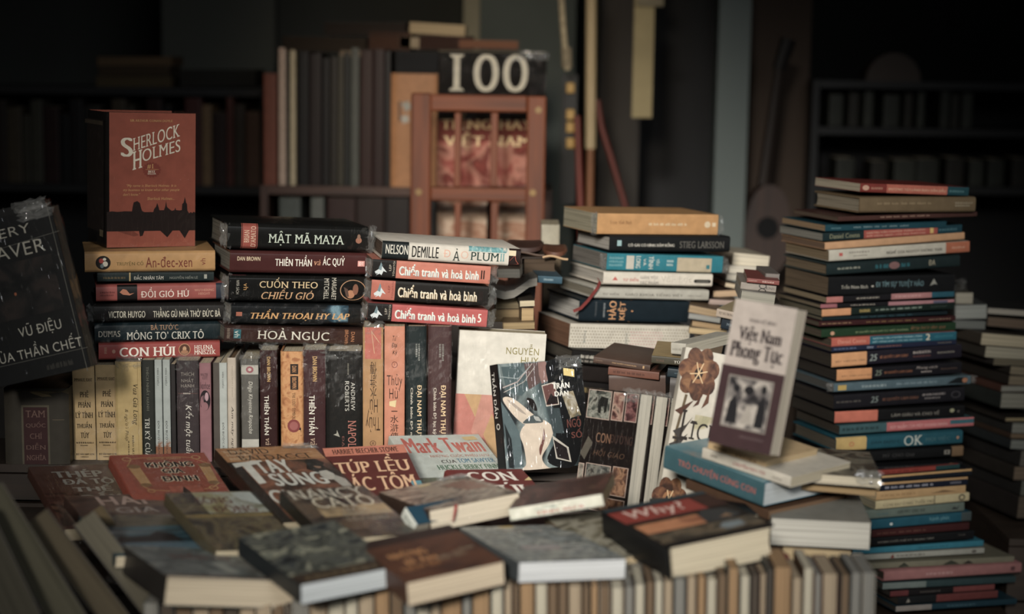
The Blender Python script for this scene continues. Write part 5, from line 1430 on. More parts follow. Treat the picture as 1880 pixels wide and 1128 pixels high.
# front course
F10 = [Q(0, 0, 1, 1, art(['#4f5a58', '#66706e', '#3f4a4c', '#77807c', '#5a4a44'], 16, 6)), T('TUYỂN TẬP', .25, .55, .75, .82, '#6a3f3a', 'sb'), Q(.52, .15, .62, .5, '#8f938a'), Q(0, 0, 1, .05, '#5d3a30'), P([(.85, 0), (1, .0), (1, .4), (.93, .25)], '#8a7a58')]
flat((212, 1001, 306, 1058, 547, 1067), 0.058, 0, .036, '#4f5856', 'grey-blue cover with rusty lettering, front edge showing a thick cream page block', F10, pg='#ab9c82', wrap=0, spc='#24211f')
F12 = [Q(0, 0, 1, 1, art(['#15191d', '#2b3236', '#57594f', '#1d2428', '#8a8a74', '#20303a'], 30, 2)), Q(0, .0, 1, .16, art(['#3a2c20', '#241c18'], 40, 1)), W(.1, .03, .9, .13, '#6a5a3f', 4)]
flat((432, 988, 551, 1074, 738, 1038), 0.06, 0, .026, '#1c2024', 'dark marbled cover with a white page edge, between grey-blue and chocolate covers', F12, pg='#aab0b4')
F13 = [Q(0, 0, 1, 1, art(['#3f2419', '#57331f', '#331d16'], 14, 2)), Q(0, .82, 1, 1, '#2e211d'), T('NHỮNG', .12, .5, .5, .66, '#c0854a', 'b'), T('BÍ ẨN', .2, .34, .52, .48, '#c0854a', 'b'), T('LỊCH SỬ', .1, .2, .5, .32, '#b57a42', 'b'), T('cuộc đời', .5, .26, .8, .42, '#9a8a70', 'i'), W(.78, .4, .95, .46, '#9a8a70', 3)]
flat((660, 998, 745, 1071, 925, 1031), 0.064, 0, .03, '#442719', 'chocolate cover with orange lettering and a thick tan page edge at the front', F13, pg='#b8a68a')
F19 = [Q(0, 0, 1, 1, art(['#6a7274', '#8f9594', '#3a444a', '#a8a89e', '#4a5a66', '#77706a'], 24, 7, (1, 2.2, 1))), T('Harry', .35, .78, .75, .92, '#a39a94', 'i'), Q(.25, .3, .6, .42, art(['#8a6a66', '#9aa0a0'], 40, 3)), P([(.35, .98), (.5, 1), (.52, .95), (.38, .94)], '#b5974a')]
flat((838, 969, 952, 1033, 1150, 1026), 0.07, 0, .026, '#3f4448', 'icy blue-grey cover with white page edge, lying on a cream book at the front', F19, pg='#b8babb')
book('fh', 'O', (1008, 704, 764, 1597, 756), Y=2.235, psi=0, D=.15, col='#3d342c', label='cream-edged book lying under the icy blue-grey cover', pg='#b3a084', grp=G11)
# the tangle between
F16 = [Q(0, 0, 1, 1, art(['#8a6a4c', '#5d4636', '#b0a08c', '#3a2d25', '#9a8876', '#c0ab94'], 18, 11, (1, 1.6, 1))), P([(.42, .95), (.55, .97), (.54, .9), (.4, .88)], '#d0b778'), P([(.3, .8), (.55, .85), (.6, .5), (.4, .4)], '#a3907c'), P([(.6, .8), (.9, .85), (.95, .4), (.7, .45)], '#8a6250')]
r16 = flat((693, 905, 787, 938, 953, 905), 0.08, -6, .03, '#3c2c24', 'wrapped soft-toned romance cover with a red ribbon across its white page edge', F16, pg='#c9bba4', wrap=2)
ribbon(r16, [(r16[4][0] * .3, .0005, .001), (r16[4][0] * .28, -.003, -.004), (r16[4][0] * .25, -.006, -.012), (r16[4][0] * .22, -.007, -.02)], '#8a2f2a', .004)
book('sh', 'O', (866, 318, 392, 1440, 300), Y=2.29, psi=-10, D=.13, col='#4f2f28', spc='#c3c1b0', label='book with white spine and red title, lying beside the ribboned romance cover', wrap=1, pg='#8a7656', grp=G11, pr=[
    T('Thanh Tâm', .35, .7, .62, .9, '#57554f', 'i'), T('nơi lại', .28, .48, .52, .72, '#4f8f94', 'i'), T('TÌNH XƯA', .28, .14, .8, .5, '#a3362e', 'b'), Q(0, 0, 1, 1, art(['#4a2420', '#3a1d1a', '#6a3f34', '#2a1a18'], 24, 5), 'U')])
book('sh', '.', (735, 935, 951, 756, 983), Y=2.3, psi=-52, D=.12, col='#1d3f5c', spc='#b3b6ac', label='small blue book with a white spine end, wedged before the ribboned romance cover', pg='#8a8272', grp=G11, thick=.02, pr=[T('BÀI HỌC', .2, .3, .75, .7, '#4a5a50', 'b')])
F21 = [Q(0, 0, 1, 1, art(['#3a3a30', '#6a6450', '#8f8a78', '#4a4434', '#2a2a26'], 26, 8))]
flat((1000, 950, 1105, 1030, 1270, 1008), 0.045, 2, .03, '#4f4230', 'khaki photographic cover mostly covered by the black-spined red and orange book', F21, pg='#a8946f')
flat((1180, 985, 1130, 1052, 1330, 1050), 0.035, 0, .03, '#8a857a', 'plain grey-beige cover under the black-spined red and orange book', [], pg='#8a7a5c')
WHY = [Q(0, 0, 1, 1, '#1d1917'), Q(.0, .6, .8, .9, '#8f3228'), T('Why?', .12, .63, .68, .88, '#d3b0a2', 'bi'), Q(.02, .3, .62, .52, art(['#b06a3c', '#c07c4c', '#8a4f30'], 22, 3)), Q(.0, .06, .98, .28, art(['#2a2420', '#4a4438', '#6a5a44', '#1d1a18'], 36, 2)), P([(.58, .3), (.62, .5), (.72, .58), (.9, .54), (.95, .36), (.8, .28)], '#34373a'), P([(.6, .16), (.68, .24), (.84, .23), (.82, .12), (.64, .1)], '#77838a'), P([(.74, .36), (.84, .42), (.86, .34)], '#8a6a4a'), Q(0, .92, 1, 1, '#2d3a44'), Q(.8, .6, 1, .9, '#3a221e')]
flat((1098, 940, 1224, 1004, 1421, 963), 0.088, 0, .047, '#191716', 'thick glossy hardcover with red band, white question title and a black spine, at the front', WHY, pg='#b5a88c', hard=1, spc='#141416', wrap=0)
flat((1205, 915, 1222, 950, 1392, 945), 0.07, 0, .02, '#17181a', 'black cover mostly hidden behind the red and orange hardcover', [], pg='#77705f')

# ------------------------------------------------------------------ pile at the near right corner of the spread
G12 = 'books of the corner pile beside the tall stack'
book('sh', 'N', (128, 122, 205, 758, 448), Y=2.52, psi=-50, D=.185, col='#2d6a8a', spc='#345866', label='pale-ended blue book with red spine lettering, wide and jutting out of the corner pile', pg='#a3a9ac', grp=G12, thick=.034, pr=[
    P([(0, 0), (.12, 0), (.3, 1), (0, 1)], '#a9b4b2'), P([(.12, 0), (.3, .0), (.55, 1), (.3, 1)], '#6f8f98'), T('TRÒ CHUYỆN CÙNG CON', .15, .3, .92, .74, '#a8584e', 'b'), Q(0, .0, .98, 1, art(['#8fa5ac', '#6a94a5', '#4a86a0', '#a08a7a'], 12, 4), 'U')])
book('sh', 'N', (270, 290, 335, 790, 535), Y=2.5, psi=-50, D=.17, col='#4a3424', label='thin brown book under the blue one in the corner pile', pg='#6a5038', grp=G12, thick=.014)
book('sh', 'N', (410, 42, 82, 775, 215), Y=2.46, psi=-46, D=.12, col='#b09468', label='small tan booklet carrying the sepia cover in the corner pile', pg='#a38c64', grp=G12, thick=.0125, pr=[W(.1, .3, .4, .7, '#5d4630', 3), W(.48, .25, .95, .75, '#6a4a34', 6)])
book('sh', 'N', (372, 88, 142, 930, 330), Y=2.46, psi=-46, D=.14, col='#b8b0a0', label='small white booklet with crimson spine words under the tan booklet', pg='#a3987f', grp=G12, thick=.0155, pr=[W(.1, .4, .2, .7, '#57504a', 3), T('CHUYỆN ĐỜI TÔI', .36, .25, .72, .75, '#8d3040', 'b'), W(.8, .3, .92, .6, '#6a6258', 5)])
F24 = [Q(0, 0, 1, 1, art(['#23201d', '#4a4238', '#77705f', '#2d2a26', '#5d5040'], 26, 3))]
book('eh', 'N', (985, 232, 296, 1500, 335), Y=2.4, psi=-6, D=.17, col='#3a332c', label='wrapped book with dark photographic cover and cream edge topping the corner pile', pg='#bdb199', grp=G12, wrap=2, pr=[Q(0, 0, 1, 1, art(['#23201d', '#4a4238', '#77705f', '#2d2a26', '#5d5040'], 26, 3), 'U')])
book('eh', 'N', (950, 300, 340, 1470, 385), Y=2.42, psi=-6, D=.16, col='#6a5236', label='tan-edged thin book just under the wrapped one of the corner pile', pg='#94794f', grp=G12)
book('eh', 'N', (840, 470, 500, 1350, 540), Y=2.42, psi=-4, D=.17, col='#35241e', label='dark brown book between the blue book and the big white block', pg='#3f2e26', grp=G12)
book('eh', 'N', (800, 520, 690, 1432, 722), Y=2.36, psi=-5, D=.17, col='#77756c', label='big block of grey-white page edges in the corner pile', pg='#aaa69a', grp=G12)
book('eh', 'N', (872, 700, 802, 1308, 832), Y=2.36, psi=-5, D=.17, col='#4a3c2c', label='tan page-edged book at the foot of the corner pile', pg='#9c8760', grp=G12)
rb = MB()
q0 = [at(*px('N', x, y), 2.18) for x, y in ((850, 745), (880, 770), (900, 850), (925, 920), (960, 1005))]
mbr = MB()
for s_ in (0,):
    vs = []
    for i, p in enumerate(q0):
        w_ = .007 + .006 * (i / 4)
        vs += [p + Vector((-w_, 0, 0)), p + Vector((w_, -.002, .002)), p + Vector((w_, .001, .003)), p + Vector((-w_, .003, .001))]
    fs = [(0, 1, 2, 3)]
    for i in range(4):
        fs += [(4 * i + k, 4 * i + (k + 1) % 4, 4 * i + 4 + (k + 1) % 4, 4 * i + 4 + k) for k in range(4)]
    fs.append((19, 18, 17, 16))
    mbr.add(vs, fs, ink('#5d2320', .6))
tag(mbr.build('ribbon'), 'dark red ribbon hanging before the upright page edges under the corner pile', 'ribbon')

# ------------------------------------------------------------------ front row: upright books, page edges to the viewer
G13 = 'upright front row showing page edges'
rng = random.Random(4)
# x of the left side in the photograph, tint of the pages, top in the photograph
FR = [(272, 'g', 1108), (302, 'd', 1112), (330, 'b', 1112), (362, 't', 1112), (392, 'b', 1112), (418, 'd', 1112), (446, 't', 1112), (476, 't', 1112), (506, 'b', 1112), (528, 'd', 1112), (541, 'g', 1104), (574, 't', 1098), (606, 'w', 1096), (638, 'w', 1090), (662, 't', 1094), (692, 'o', 1080), (720, 'b', 1088),
      (745, 'g', 1098), (768, 'w', 1094), (792, 't', 1095), (812, 'o', 1090), (850, 'g', 1085), (868, 'o', 1068), (902, 'w', 1066), (926, 't', 1072), (942, 'b', 1074), (954, 'o', 1072), (982, 'w', 1074), (1006, 'b', 1076), (1024, 'b', 1074), (1042, 't', 1076), (1068, 'b', 1078), (1082, 'o', 1076), (1098, 'b', 1078), (1120, 'w', 1080),
      (1144, 'g', 1078), (1162, 'w', 1074), (1182, 'b', 1069), (1199, 'w', 1068), (1214, 't', 1068), (1233, 'g', 1064), (1256, 't', 1060), (1275, 'o', 1060), (1292, 'w', 1064), (1312, 'b', 1056), (1330, 'o', 1044), (1352, 'w', 1058), (1372, 'd', 1056), (1388, 't', 1054), (1401, 'd', 1046), (1413, 'o', 1042), (1446, 't', 1062), (1466, 'w', 1044), (1486, 'g', 1055),
      (1501, 't', 1054), (1530, 'd', 1058), (1534, 'b', 1056), (1552, 'g', 1052), (1573, 'g', 1052), (1598, None, 0)]
TINT = {'g': '#716f68', 'd': '#463d34', 'b': '#66523c', 't': '#928066', 'w': '#a39b86', 'o': '#8c6d48'}
WORD = {'g': 'grey', 'd': 'dark', 'b': 'brown', 't': 'tan', 'w': 'creamy', 'o': 'orange-tan'}
cnt = {}
for (x0, t, y), (x1, _, _) in zip(FR, FR[1:]):
    cnt[t] = cnt.get(t, 0) + 1
names = ['first', *ORD[1:]]
seen = {}
for (x0, t, y), (x1, _, _) in zip(FR, FR[1:]):
    seen[t] = seen.get(t, 0) + 1
    p = at((x0 + x1) / 2, y, 2.09)
    z = p.z
    # the foot stands on the table top
    lo, hi = y, y + 700
    for _ in range(40):
        m_ = (lo + hi) / 2
        lo, hi = (m_, hi) if at((x0 + x1) / 2, m_, 2.09).z > -.2145 else (lo, m_)
    cc = rng.choice(['#3a3028', '#23252a', '#57402c', '#2c3a40', '#6a4a34', '#4a2a24', '#8a8274'])
    sx = 940 + (x0 - 940) * .995
    j = rng.uniform(-1, 1)
    book('fv', '.', (x0 + 1, y, x0 + 1, lo, x1 - 2, lo), Y=2.09 + rng.uniform(0, .012), psi=0, D=.085, col=cc, pg=TINT[t], grp=G13,
         label='upright book showing %s page edges in the front row, %s such from the leaning end' % (WORD[t], names[seen[t] - 1]))

# books fallen against each other at the dim end of the front row
G14 = 'fallen leaning books at the dim end'
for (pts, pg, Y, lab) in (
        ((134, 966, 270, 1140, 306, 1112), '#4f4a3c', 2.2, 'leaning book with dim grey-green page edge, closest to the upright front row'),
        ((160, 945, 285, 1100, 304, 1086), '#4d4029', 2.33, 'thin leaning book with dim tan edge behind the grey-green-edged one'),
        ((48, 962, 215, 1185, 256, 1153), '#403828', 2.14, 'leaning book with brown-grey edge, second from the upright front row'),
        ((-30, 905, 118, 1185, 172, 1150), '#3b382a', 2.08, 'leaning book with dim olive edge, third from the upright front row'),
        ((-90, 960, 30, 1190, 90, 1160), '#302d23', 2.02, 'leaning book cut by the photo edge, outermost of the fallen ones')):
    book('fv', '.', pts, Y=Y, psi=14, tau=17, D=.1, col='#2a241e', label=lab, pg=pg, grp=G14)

# the large black thriller at the dim end
JD = [L([(.965, 1), (.965, 0)], .006, '#57564f'), L([(0, .12), (1, .12)], .004, '#57564f'), L([(0, .8), (1, .84)], .004, '#57564f'), T('JEFFERY', .12, .855, .76, .93, '#8f8c80', 't'), T('DEAVER', .15, .745, .86, .825, '#8f8c80', 't'),
      T('VŨ ĐIỆU', .42, .25, .83, .345, '#a3a094', 't'), T('CỦA THẦN CHẾT', .1, .135, .98, .225, '#a3a094', 't'), Q(.1, .38, .9, .72, art(['#131416', '#131416', '#1d1c1c', '#2a2422', '#131416'], 18, 3)), E(.48, .53, .012, .01, '#8a4a2a'), E(.2, .52, .01, .008, '#8a5a2a'), W(.6, .03, .95, .08, '#3a3834', 3)]
book('cv', '.', (-62, 415, -22, 716, 166, 674), Y=2.72, psi=-9, tau=2, D=.03, col='#131416', label='large black wrapped cover with thin grey capitals, resting on the olive box set', wrap=2, pr=JD, pg=DARKP, grp=None)
book('cv', '.', (-66, 400, -30, 706, 152, 668), Y=2.775, psi=-9, tau=2, D=.02, col='#1d1d1e', label='dark wrapped book standing directly behind the large black cover', wrap=2, pg=DARKP)
book('cv', '.', (-80, 690, -75, 860, 118, 868), Y=3.06, psi=0, D=.1, col='#201e1c', label='black bulky book behind the olive box set under the large cover', pg=DARKP)

# ------------------------------------------------------------------ shelf unit and lattice rack behind
def shelf_unit(name, x0, x1, Y, zs, depth, label, th=.022, color='#4a2f22', px_side=True, back=None):
    p, q = at(x0, 300, Y), at(x1, 300, Y)
    o = Vector(((p.x + q.x) / 2, Y, -.75))
    root = empty(name, o)
    tag(root, label, 'shelf')
    m = wood(color)
    for z in zs:
        mb = MB()
        mb.box((p.x, Y - .005, z - th), (q.x, Y + depth, z), m)
        mb.build('shelf_board', root, o)
    for x in (p.x - .02, q.x):
        mb = MB()
        mb.box((x, Y, -.75), (x + .02, Y + depth, max(zs)), wood(color, 2))
        mb.build('side_panel', root, o)
    if back:
        mb = MB()
        mb.box((p.x, Y + depth, -.75), (q.x, Y + depth + .01, max(zs)), plain(back, .8))
        mb.build('back_panel', root, o)
    return p.x, q.x


def lvl(x, y, xr):
    """where a level line through (xr, y) stands at x in the slightly rolled photograph"""
    return y + (x - xr) * math.tan(ROLL)


YS = 4.45
zsh = at(600, 342, YS).z
ztop = at(600, 88, YS).z
zbot = at(600, 470, YS).z
shelf_unit('bookshelf', 492, 1000, YS, (zsh, zbot), .24, 'dark brown bookshelf behind the lattice rack holding tall upright books', back='#2a211c')
G15 = 'tall books on the shelf behind the lattice rack'
BKS = [((70, 330, 60, 832, 118, 832), '#84442c', 'rust brown book end, outermost on the shelf board'), ((150, 215, 128, 832, 160, 832), '#cfae94', 'pale pinkish tall leaning spine near the outer end of the shelf'), ((182, 240, 160, 832, 176, 832), '#1d1a19', 'black tall leaning spine between two pale ones on the shelf'),
       ((205, 225, 178, 832, 204, 832), '#c9b48c', 'pale cream tall leaning spine on the shelf, beside a black one'), ((235, 230, 212, 835, 262, 835), '#161211', 'broad black spine beside the cream leaning one on the shelf'), ((268, 240, 264, 835, 318, 835), '#241613', 'dark maroon spine, about fifth on the shelf'), ((322, 260, 320, 838, 356, 838), '#181312', 'narrow dark spine in the middle of the shelf'),
       ((360, 255, 358, 838, 392, 838), '#2c251d', 'olive brown spine in the middle of the shelf'), ((396, 250, 394, 840, 418, 840), '#453f30', 'dull khaki spine in the middle of the shelf'), ((422, 235, 420, 840, 446, 840), '#262623', 'dark grey spine beside the khaki one on the shelf'), ((474, 215, 450, 842, 488, 842), '#54564e', 'grey spine leaning beside broad maroon books on the shelf'),
       ((520, 225, 492, 842, 548, 842), '#34170f', 'broad maroon spine on the shelf next to the grey one'), ((552, 222, 550, 845, 600, 845), '#2c1310', 'second broad maroon spine on the shelf, nearer the lattice rack'), ((604, 230, 602, 846, 628, 846), '#1d1818', 'black narrow spine right before the orange box on the shelf')]
for pts, c, lab in BKS:
    x0, y0, xb, yb, xe, _ = pts
    book('sv', 'R', (x0, y0, xb, lvl(xb, 838, 343) - 1, xe, lvl(xe, 838, 343) - 1), Y=YS, psi=0, D=.17, col=c, label=lab, pg=CREAM, grp=G15)
book('sv', 'R', (634, 330, 630, lvl(630, 838, 343) - 1, 850, lvl(850, 838, 343) - 1), Y=YS, psi=0, D=.17, col='#bd7f48', label='orange-tan box file standing on the shelf behind the lattice rack', pg=CREAM, grp=G15, hard=1, name='box_file', cat='box', pr=[P([(.2, .74), (.36, .76), (.42, .7), (.3, .66)], '#a3a094'), P([(.2, .62), (.34, .64), (.38, .58), (.24, .56)], '#b5b0a4'), Q(.15, .58, .2, .76, '#5d4434')])
# books lying on top of the upright ones
G16 = 'books lying on the shelf top'
for pts, c, pg, lab, kd in (((140, 160, 228, 520, 240), '#231c19', '#33291f', 'dark bulky book lying across the tall spines', 'eh'), ((330, 100, 158, 700, 160), '#241e1b', '#2d251f', 'dark book with curved top lying over the dark bulky one', 'eh'), ((400, 226, 250, 500, 252), '#6a5a48', '#8a765c', 'small pale-edged book lying low on the tall spines', 'eh'),
                        ((530, 140, 222, 720, 228), '#3f241d', '#4a3022', 'maroon book lying at the middle of the shelf top', 'eh'), ((668, 165, 215, 760, 218), '#6a5844', '#a38f70', 'short cream-edged book stacked near the top of the heap', 'eh'), ((712, 98, 150, 965, 165), '#8a7350', '#b39a70', 'bright cream-edged book topmost on the shelf top', 'eh'),
                        ((745, 160, 222, 1000, 225), '#3a221b', '#3d2820', 'dark red-brown book beneath the bright cream-edged one', 'eh'), ((935, 178, 216, 1205, 222), '#5d3828', '#7d5036', 'rust brown book poking out over the wrapped black book', 'eh'), ((650, 232, 325, 860, 330), '#1c1a1c', '#2a2a2c', 'black wrapped bundle lying above the orange-tan box file', 'eh')):
    book(kd, 'R', pts, Y=YS, psi=0, D=.18, col=c, label=lab, pg=pg, grp=G16)
# the book behind the lattice
HB = [Q(0, 0, 1, .34, art(['#8a3a30', '#b0564a', '#d08a74', '#7a342c', '#a0483c'], 14, 4)), Q(0, .34, 1, .5, '#7d342a'), T('100', .1, .71, .83, .985, '#d8cfba', 's'), T('TIẾNG HAY', .03, .43, .9, .545, '#ffd9a0', 'sb'), T('VIỆT NAM', .05, .28, .88, .405, '#ffd9a0', 'sb')]
book('cv', 'R', (848, 232, 838, 838, 1315, 840), Y=4.25, psi=7, tau=-7, D=.03, col='#191615', label='wrapped black and red book with large white number, standing behind the lattice rack', wrap=2, pr=HB, pg=CREAM, rough=.3)
for pts, c, lab in (((838, 850, 838, 1130, 1060, 1134), '#c59a7c', 'pinkish cream wrapped book low behind the lattice rack, beside the dark gap'), ((1085, 850, 1085, 1134, 1235, 1137), '#c9a58a', 'pinkish cream wrapped book low behind the lattice rack, beside its screwed post')):
    book('cv', 'R', pts, Y=4.25, psi=2, D=.05, col=c, label=lab, wrap=2, pr=[Q(0, 0, 1, 1, art(['#c9a084', '#dcbfa4', '#a8704f', '#d0ab8e'], 14, 6, (1, 2, 1)))], pg=CREAM)
p_, q_ = at(*px('R', 800, 1138), 4.2), at(*px('R', 1330, 1138), 4.2)
crate('wooden_box', (p_.x, 4.2, -.75), (q_.x, 4.44, q_.z - .002), 'slatted wooden box behind the lattice rack carrying the wrapped books')
G17 = 'books on the lower shelf behind the lattice rack'
for i, (x0, x1, c, nm) in enumerate(((130, 225, '#5a5f58', 'grey-green'), (272, 330, '#6a6c64', 'pale grey'), (345, 470, '#3a2420', 'dark maroon'), (475, 600, '#33241f', 'dark brown'), (605, 715, '#2a2220', 'near-black'), (790, 835, '#2a2624', 'charcoal'))):
    book('sv', 'R', (x0, 890, x0, lvl(x0, 1148, 343), x1, lvl(x1, 1148, 343)), Y=YS + .01, psi=0, D=.15, col=c, label='%s spine on the lower board of the shelf behind the lattice rack' % nm, pg=CREAM, grp=G17)


def lattice():
    Y, th = 4.05, .028
    o = at(880, 450, Y)
    o.z = -.75
    root = empty('lattice_rack', o)
    tag(root, 'reddish wooden lattice rack with brass screws standing in front of the shelf', 'rack')
    m = wood('#6f381a', 2, .6)
    mh = wood('#6f381a', 0, .6)

    def bar(nm, x0, y0, x1, y1, z_to=None, mm=m, dy=0, t=th, bev=.005):
        p, q = at(*px('R', x0, y0), Y), at(*px('R', x1, y1), Y)
        mb = MB()
        mb.box((p.x, Y + dy, q.z if z_to is None else z_to), (q.x, Y + dy + t, p.z), mm)
        return mb.build(nm, root, o, bevel=bev)
    bar('post', 722, 418, 808, 1128, -.75)
    bar('post', 1246, 432, 1320, 1128, -.75)
    bar('rail', 808, 424, 1246, 508, mm=mh)
    bar('rail', 808, 842, 1246, 912, mm=mh)
    bar('rail', 808, 1240, 1246, 1310, mm=mh)
    for x0, x1 in ((918, 944), (1082, 1110)):
        bar('slat', x0, 508, x1, 842, dy=.008, t=.012, bev=.002)
        bar('slat', x0, 912, x1, 1240, dy=.008, t=.012, bev=.002)
    for x, y in ((757, 865), (1270, 868), (1296, 496)):
        p = at(*px('R', x, y), Y)
        mb = MB()
        mb.tube([(p.x, Y + .002, p.z), (p.x, Y - .004, p.z)], .008, plain('#8a6a38', .5), 12)
        mb.build('screw', root, o)


lattice()


# ------------------------------------------------------------------ poles, cord, sticks
def tube_thing(name, segs, label, cat, group=None):
    """SEGS: (part name, crop, points, Y, radius, material)"""
    allp = [at(*px(c, *q), Y) for _, c, pts, Y, _, _ in segs for q in pts]
    o = min(allp, key=lambda v: v.z)
    root = empty(name, o)
    tag(root, label, cat, group)
    for nm, c, pts, Y, r, m in segs:
        mb = MB()
        mb.tube([at(*px(c, *q), Y) for q in pts], r, m, 10)
        mb.build(nm, root, o, smooth=50)


tube_thing('broom', [('pole', 'T', [(322, -160), (318, 700)], 4.6, .0145, plain('#b5a07c', .6)), ('ferrule', 'T', [(318, 690), (312, 1150), (312, 1500)], 4.6, .0105, plain('#7a5034', .6))], 'upright pale pole with brown lower shaft beside the dark pillar', 'pole')
tube_thing('cord', [('rope', 'T', [(172, -150), (185, 60), (195, 200), (210, 330)], 4.5, .0085, plain('#a3957a', .8, 60, .3)), ('knot', 'T', [(204, 225), (208, 318)], 4.5, .014, plain('#8a7d66', .8, 60, .3))], 'pale rope hanging beside the upright pale pole', 'rope')
tube_thing('red_stick', [('shaft', 'T', [(255, 545), (276, 1100), (284, 1500)], 4.55, .0095, plain('#6a3228', .5))], 'thin red stick standing close to the pale pole', 'stick')
tube_thing('red_stick', [('shaft', 'T', [(350, 470), (370, 600), (420, 760), (490, 1000), (560, 1250)], 4.62, .0085, plain('#5d2b22', .5))], 'thin red stick leaning away from the pale pole', 'stick')


def banner(name, x0, x1, y0, y1, Y, m, label, cat, extra=()):
    p, q = at(*px('T', x0, y0), Y), at(*px('T', x1, y1), Y)
    o = Vector(((p.x + q.x) / 2, Y, q.z))
    root = empty(name, o)
    tag(root, label, cat)
    mb = MB()
    mb.box((p.x, Y, q.z), (q.x, Y + .01, p.z), m)
    mb.build('strip', root, o)
    for (ea, eb, ec, ed, em, nm) in extra:
        a_, b_ = at(*px('T', ea, eb), Y), at(*px('T', ec, ed), Y)
        mb = MB()
        mb.box((a_.x, Y - .012, b_.z), (b_.x, Y + .014, a_.z), em)
        mb.build(nm, root, o, bevel=.003)


banner('hanging_strip', 530, 606, -160, 555, 4.75, plain('#a89870', .7, 8, .15), 'cream strip hanging from a wider cap before the dark doorway', 'strip', [(535, -10, 662, 32, plain('#8a7f66', .7), 'cap')])
dk, gd = plain('#131312', .6), plain('#b08a44', .5)
banner('hanging_ornament', 185, 245, 350, 960, 4.6, dk, 'black hanging strip with four golden blossoms beside the pale rope', 'ornament',
       [(204, y - 26, 242, y + 24, gd, 'blossom') for y in (415, 540, 600, 675)])


# ------------------------------------------------------------------ dim guitar by the side wall
def guitar():
    Y = 4.9
    o = at(1408, 470, Y)
    root = empty('guitar', o)
    tag(root, 'dim dark guitar leaning by the wall with its neck up, behind the tall stack', 'guitar')
    c = at(1408, 410, Y)
    s = Y / FPX
    mb = MB()
    prof = []
    for i in range(40):
        t = i / 40 * 2 * math.pi
        r = 62 * (1 - .18 * math.cos(2 * t)) * (1 + .14 * math.sin(-t))
        prof.append((c.x + math.cos(t) * r * .8 * s, c.z + math.sin(t) * r * 1.15 * s))
    n = len(prof)
    vs = [(x, Y - .03, z) for x, z in prof] + [(x, Y + .05, z) for x, z in prof]
    mb.add(vs, [tuple(range(n)), tuple(range(2 * n - 1, n - 1, -1))] + [(i, n + i, n + (i + 1) % n, (i + 1) % n) for i in range(n)], wood('#3a261c', 2))
    mb.build('body', root, o)
    mb = MB()
    mb.tube([(c.x - .002, Y - .031, c.z - .01), (c.x - .002, Y - .034, c.z - .01)], 20 * s, plain('#0c0c0d', .9), 24)
    mb.build('sound_hole', root, o)
    p, q = at(1402, 340, Y), at(1432, 120, Y)
    mb = MB()
    mb.tube([p, q], 13 * s, wood('#2a1f18', 2), 8, 9 * s)
    mb.build('neck', root, o)
    p, q = at(1430, 128, Y), at(1448, 72, Y)
    mb = MB()
    mb.tube([p, q], 12 * s, wood('#1a1512', 2), 8, 15 * s)
    mb.build('headstock', root, o)


guitar()
# ------------------------------------------------------------------ dim shelves at both ends
YD = 5.1
z1, z2, z3 = at(1700, 236, YD).z, at(1700, 342, YD).z, at(1700, 150, YD).z
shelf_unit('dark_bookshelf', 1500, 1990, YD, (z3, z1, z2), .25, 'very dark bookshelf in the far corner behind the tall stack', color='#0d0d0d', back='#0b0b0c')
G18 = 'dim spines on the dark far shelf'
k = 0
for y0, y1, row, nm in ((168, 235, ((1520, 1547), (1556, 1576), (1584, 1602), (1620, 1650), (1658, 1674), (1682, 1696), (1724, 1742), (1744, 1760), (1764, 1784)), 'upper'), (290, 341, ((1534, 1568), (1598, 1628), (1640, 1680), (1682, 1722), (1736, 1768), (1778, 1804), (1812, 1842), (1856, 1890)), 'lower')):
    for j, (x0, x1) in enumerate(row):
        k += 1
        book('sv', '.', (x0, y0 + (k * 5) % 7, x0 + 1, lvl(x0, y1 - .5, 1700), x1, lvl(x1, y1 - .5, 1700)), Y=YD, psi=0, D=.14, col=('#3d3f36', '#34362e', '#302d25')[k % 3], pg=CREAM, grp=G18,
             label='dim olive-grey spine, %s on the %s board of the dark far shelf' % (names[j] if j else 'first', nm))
p = at(1640, 150, YD)
ob = MB()
s = YD / FPX
prof = [(p.x + math.cos(t) * 50 * s, p.z + math.sin(t) * 52 * s) for t in (i / 16 * math.pi for i in range(17))]
n = len(prof)
ob.add([(x, YD, z) for x, z in prof] + [(x, YD + .1, z) for x, z in prof], [tuple(range(n)), tuple(range(2 * n - 1, n - 1, -1))] + [(i, n + i, n + (i + 1) % n, (i + 1) % n) for i in range(n)], plain('#3d3026', .6))
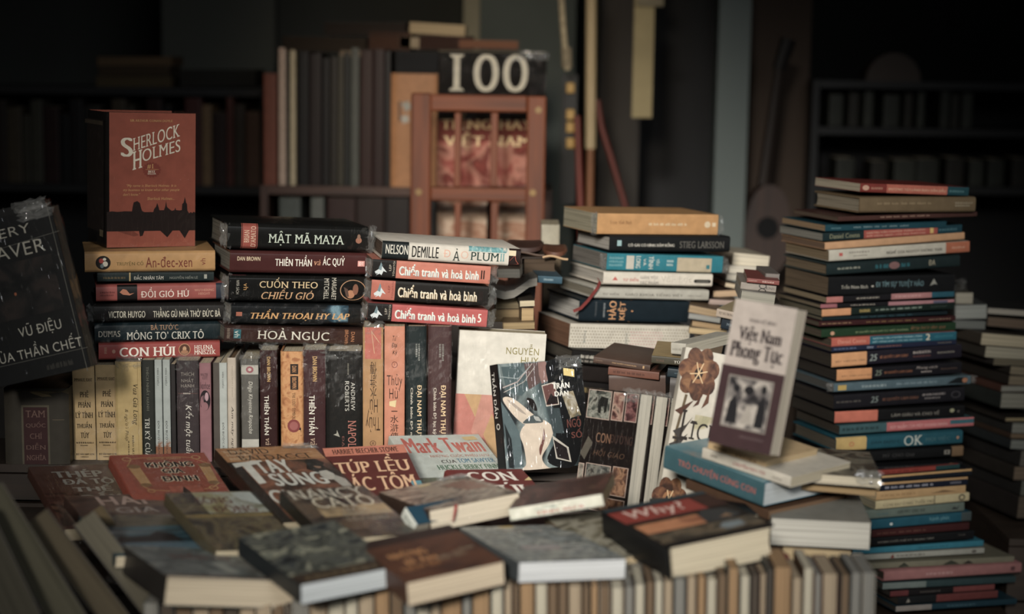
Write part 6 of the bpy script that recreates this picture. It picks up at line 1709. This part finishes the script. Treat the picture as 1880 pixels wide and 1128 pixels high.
ob = ob.build('arched_box')
tag(ob, 'dim brown arched box standing on top of the dark far shelf', 'box')

YL = 4.9
zl1, zl2 = at(250, 340, YL).z, at(250, 160, YL).z
shelf_unit('dim_bookshelf', -120, 480, YL, (zl1, zl2 + .0), .26, 'dim bookshelf behind the red boxed novel', color='#171514', back='#101010')
G19 = 'dim spines on the shelf behind the red boxed novel'
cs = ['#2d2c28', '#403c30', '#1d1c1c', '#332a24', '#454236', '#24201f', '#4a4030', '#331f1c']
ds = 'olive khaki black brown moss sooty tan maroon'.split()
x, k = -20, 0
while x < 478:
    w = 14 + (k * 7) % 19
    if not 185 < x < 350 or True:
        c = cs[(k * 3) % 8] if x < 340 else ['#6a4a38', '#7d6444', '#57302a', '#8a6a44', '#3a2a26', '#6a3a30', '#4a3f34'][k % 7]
        hgt = 172 + (k * 13) % 40
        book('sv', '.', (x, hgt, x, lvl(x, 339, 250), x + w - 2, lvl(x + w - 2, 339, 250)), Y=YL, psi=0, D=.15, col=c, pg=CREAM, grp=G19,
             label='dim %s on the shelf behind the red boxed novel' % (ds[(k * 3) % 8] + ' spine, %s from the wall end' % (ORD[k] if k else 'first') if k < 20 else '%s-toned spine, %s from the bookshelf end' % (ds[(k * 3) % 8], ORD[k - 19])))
    x += w
    k += 1
G20 = 'flat books on the dim shelf top'
for pts, c, pg, lab in (((176, 140, 160, 315, 160), '#4a3a2c', '#57482f', 'dim flat book at the base of a small pile on the dim shelf top'), ((180, 122, 139, 312, 139), '#3a2c24', '#4a3b2a', 'dim flat book in the middle of the small pile on the dim shelf top'), ((178, 104, 121, 316, 121), '#57402c', '#6a5236', 'dim flat book topping the small pile on the dim shelf top'), ((330, 128, 160, 470, 160), '#26221f', '#33302a', 'dark flat book lying alone on the dim shelf top')):
    book('eh', '.', pts, Y=YL, psi=0, D=.17, col=c, label=lab, pg=pg, grp=G20)
tall('wall_left', 300, 505, 5.6, .1, plain('#55564f', .9, 1.5, .15))

bpy.data.scenes.remove(_ts)
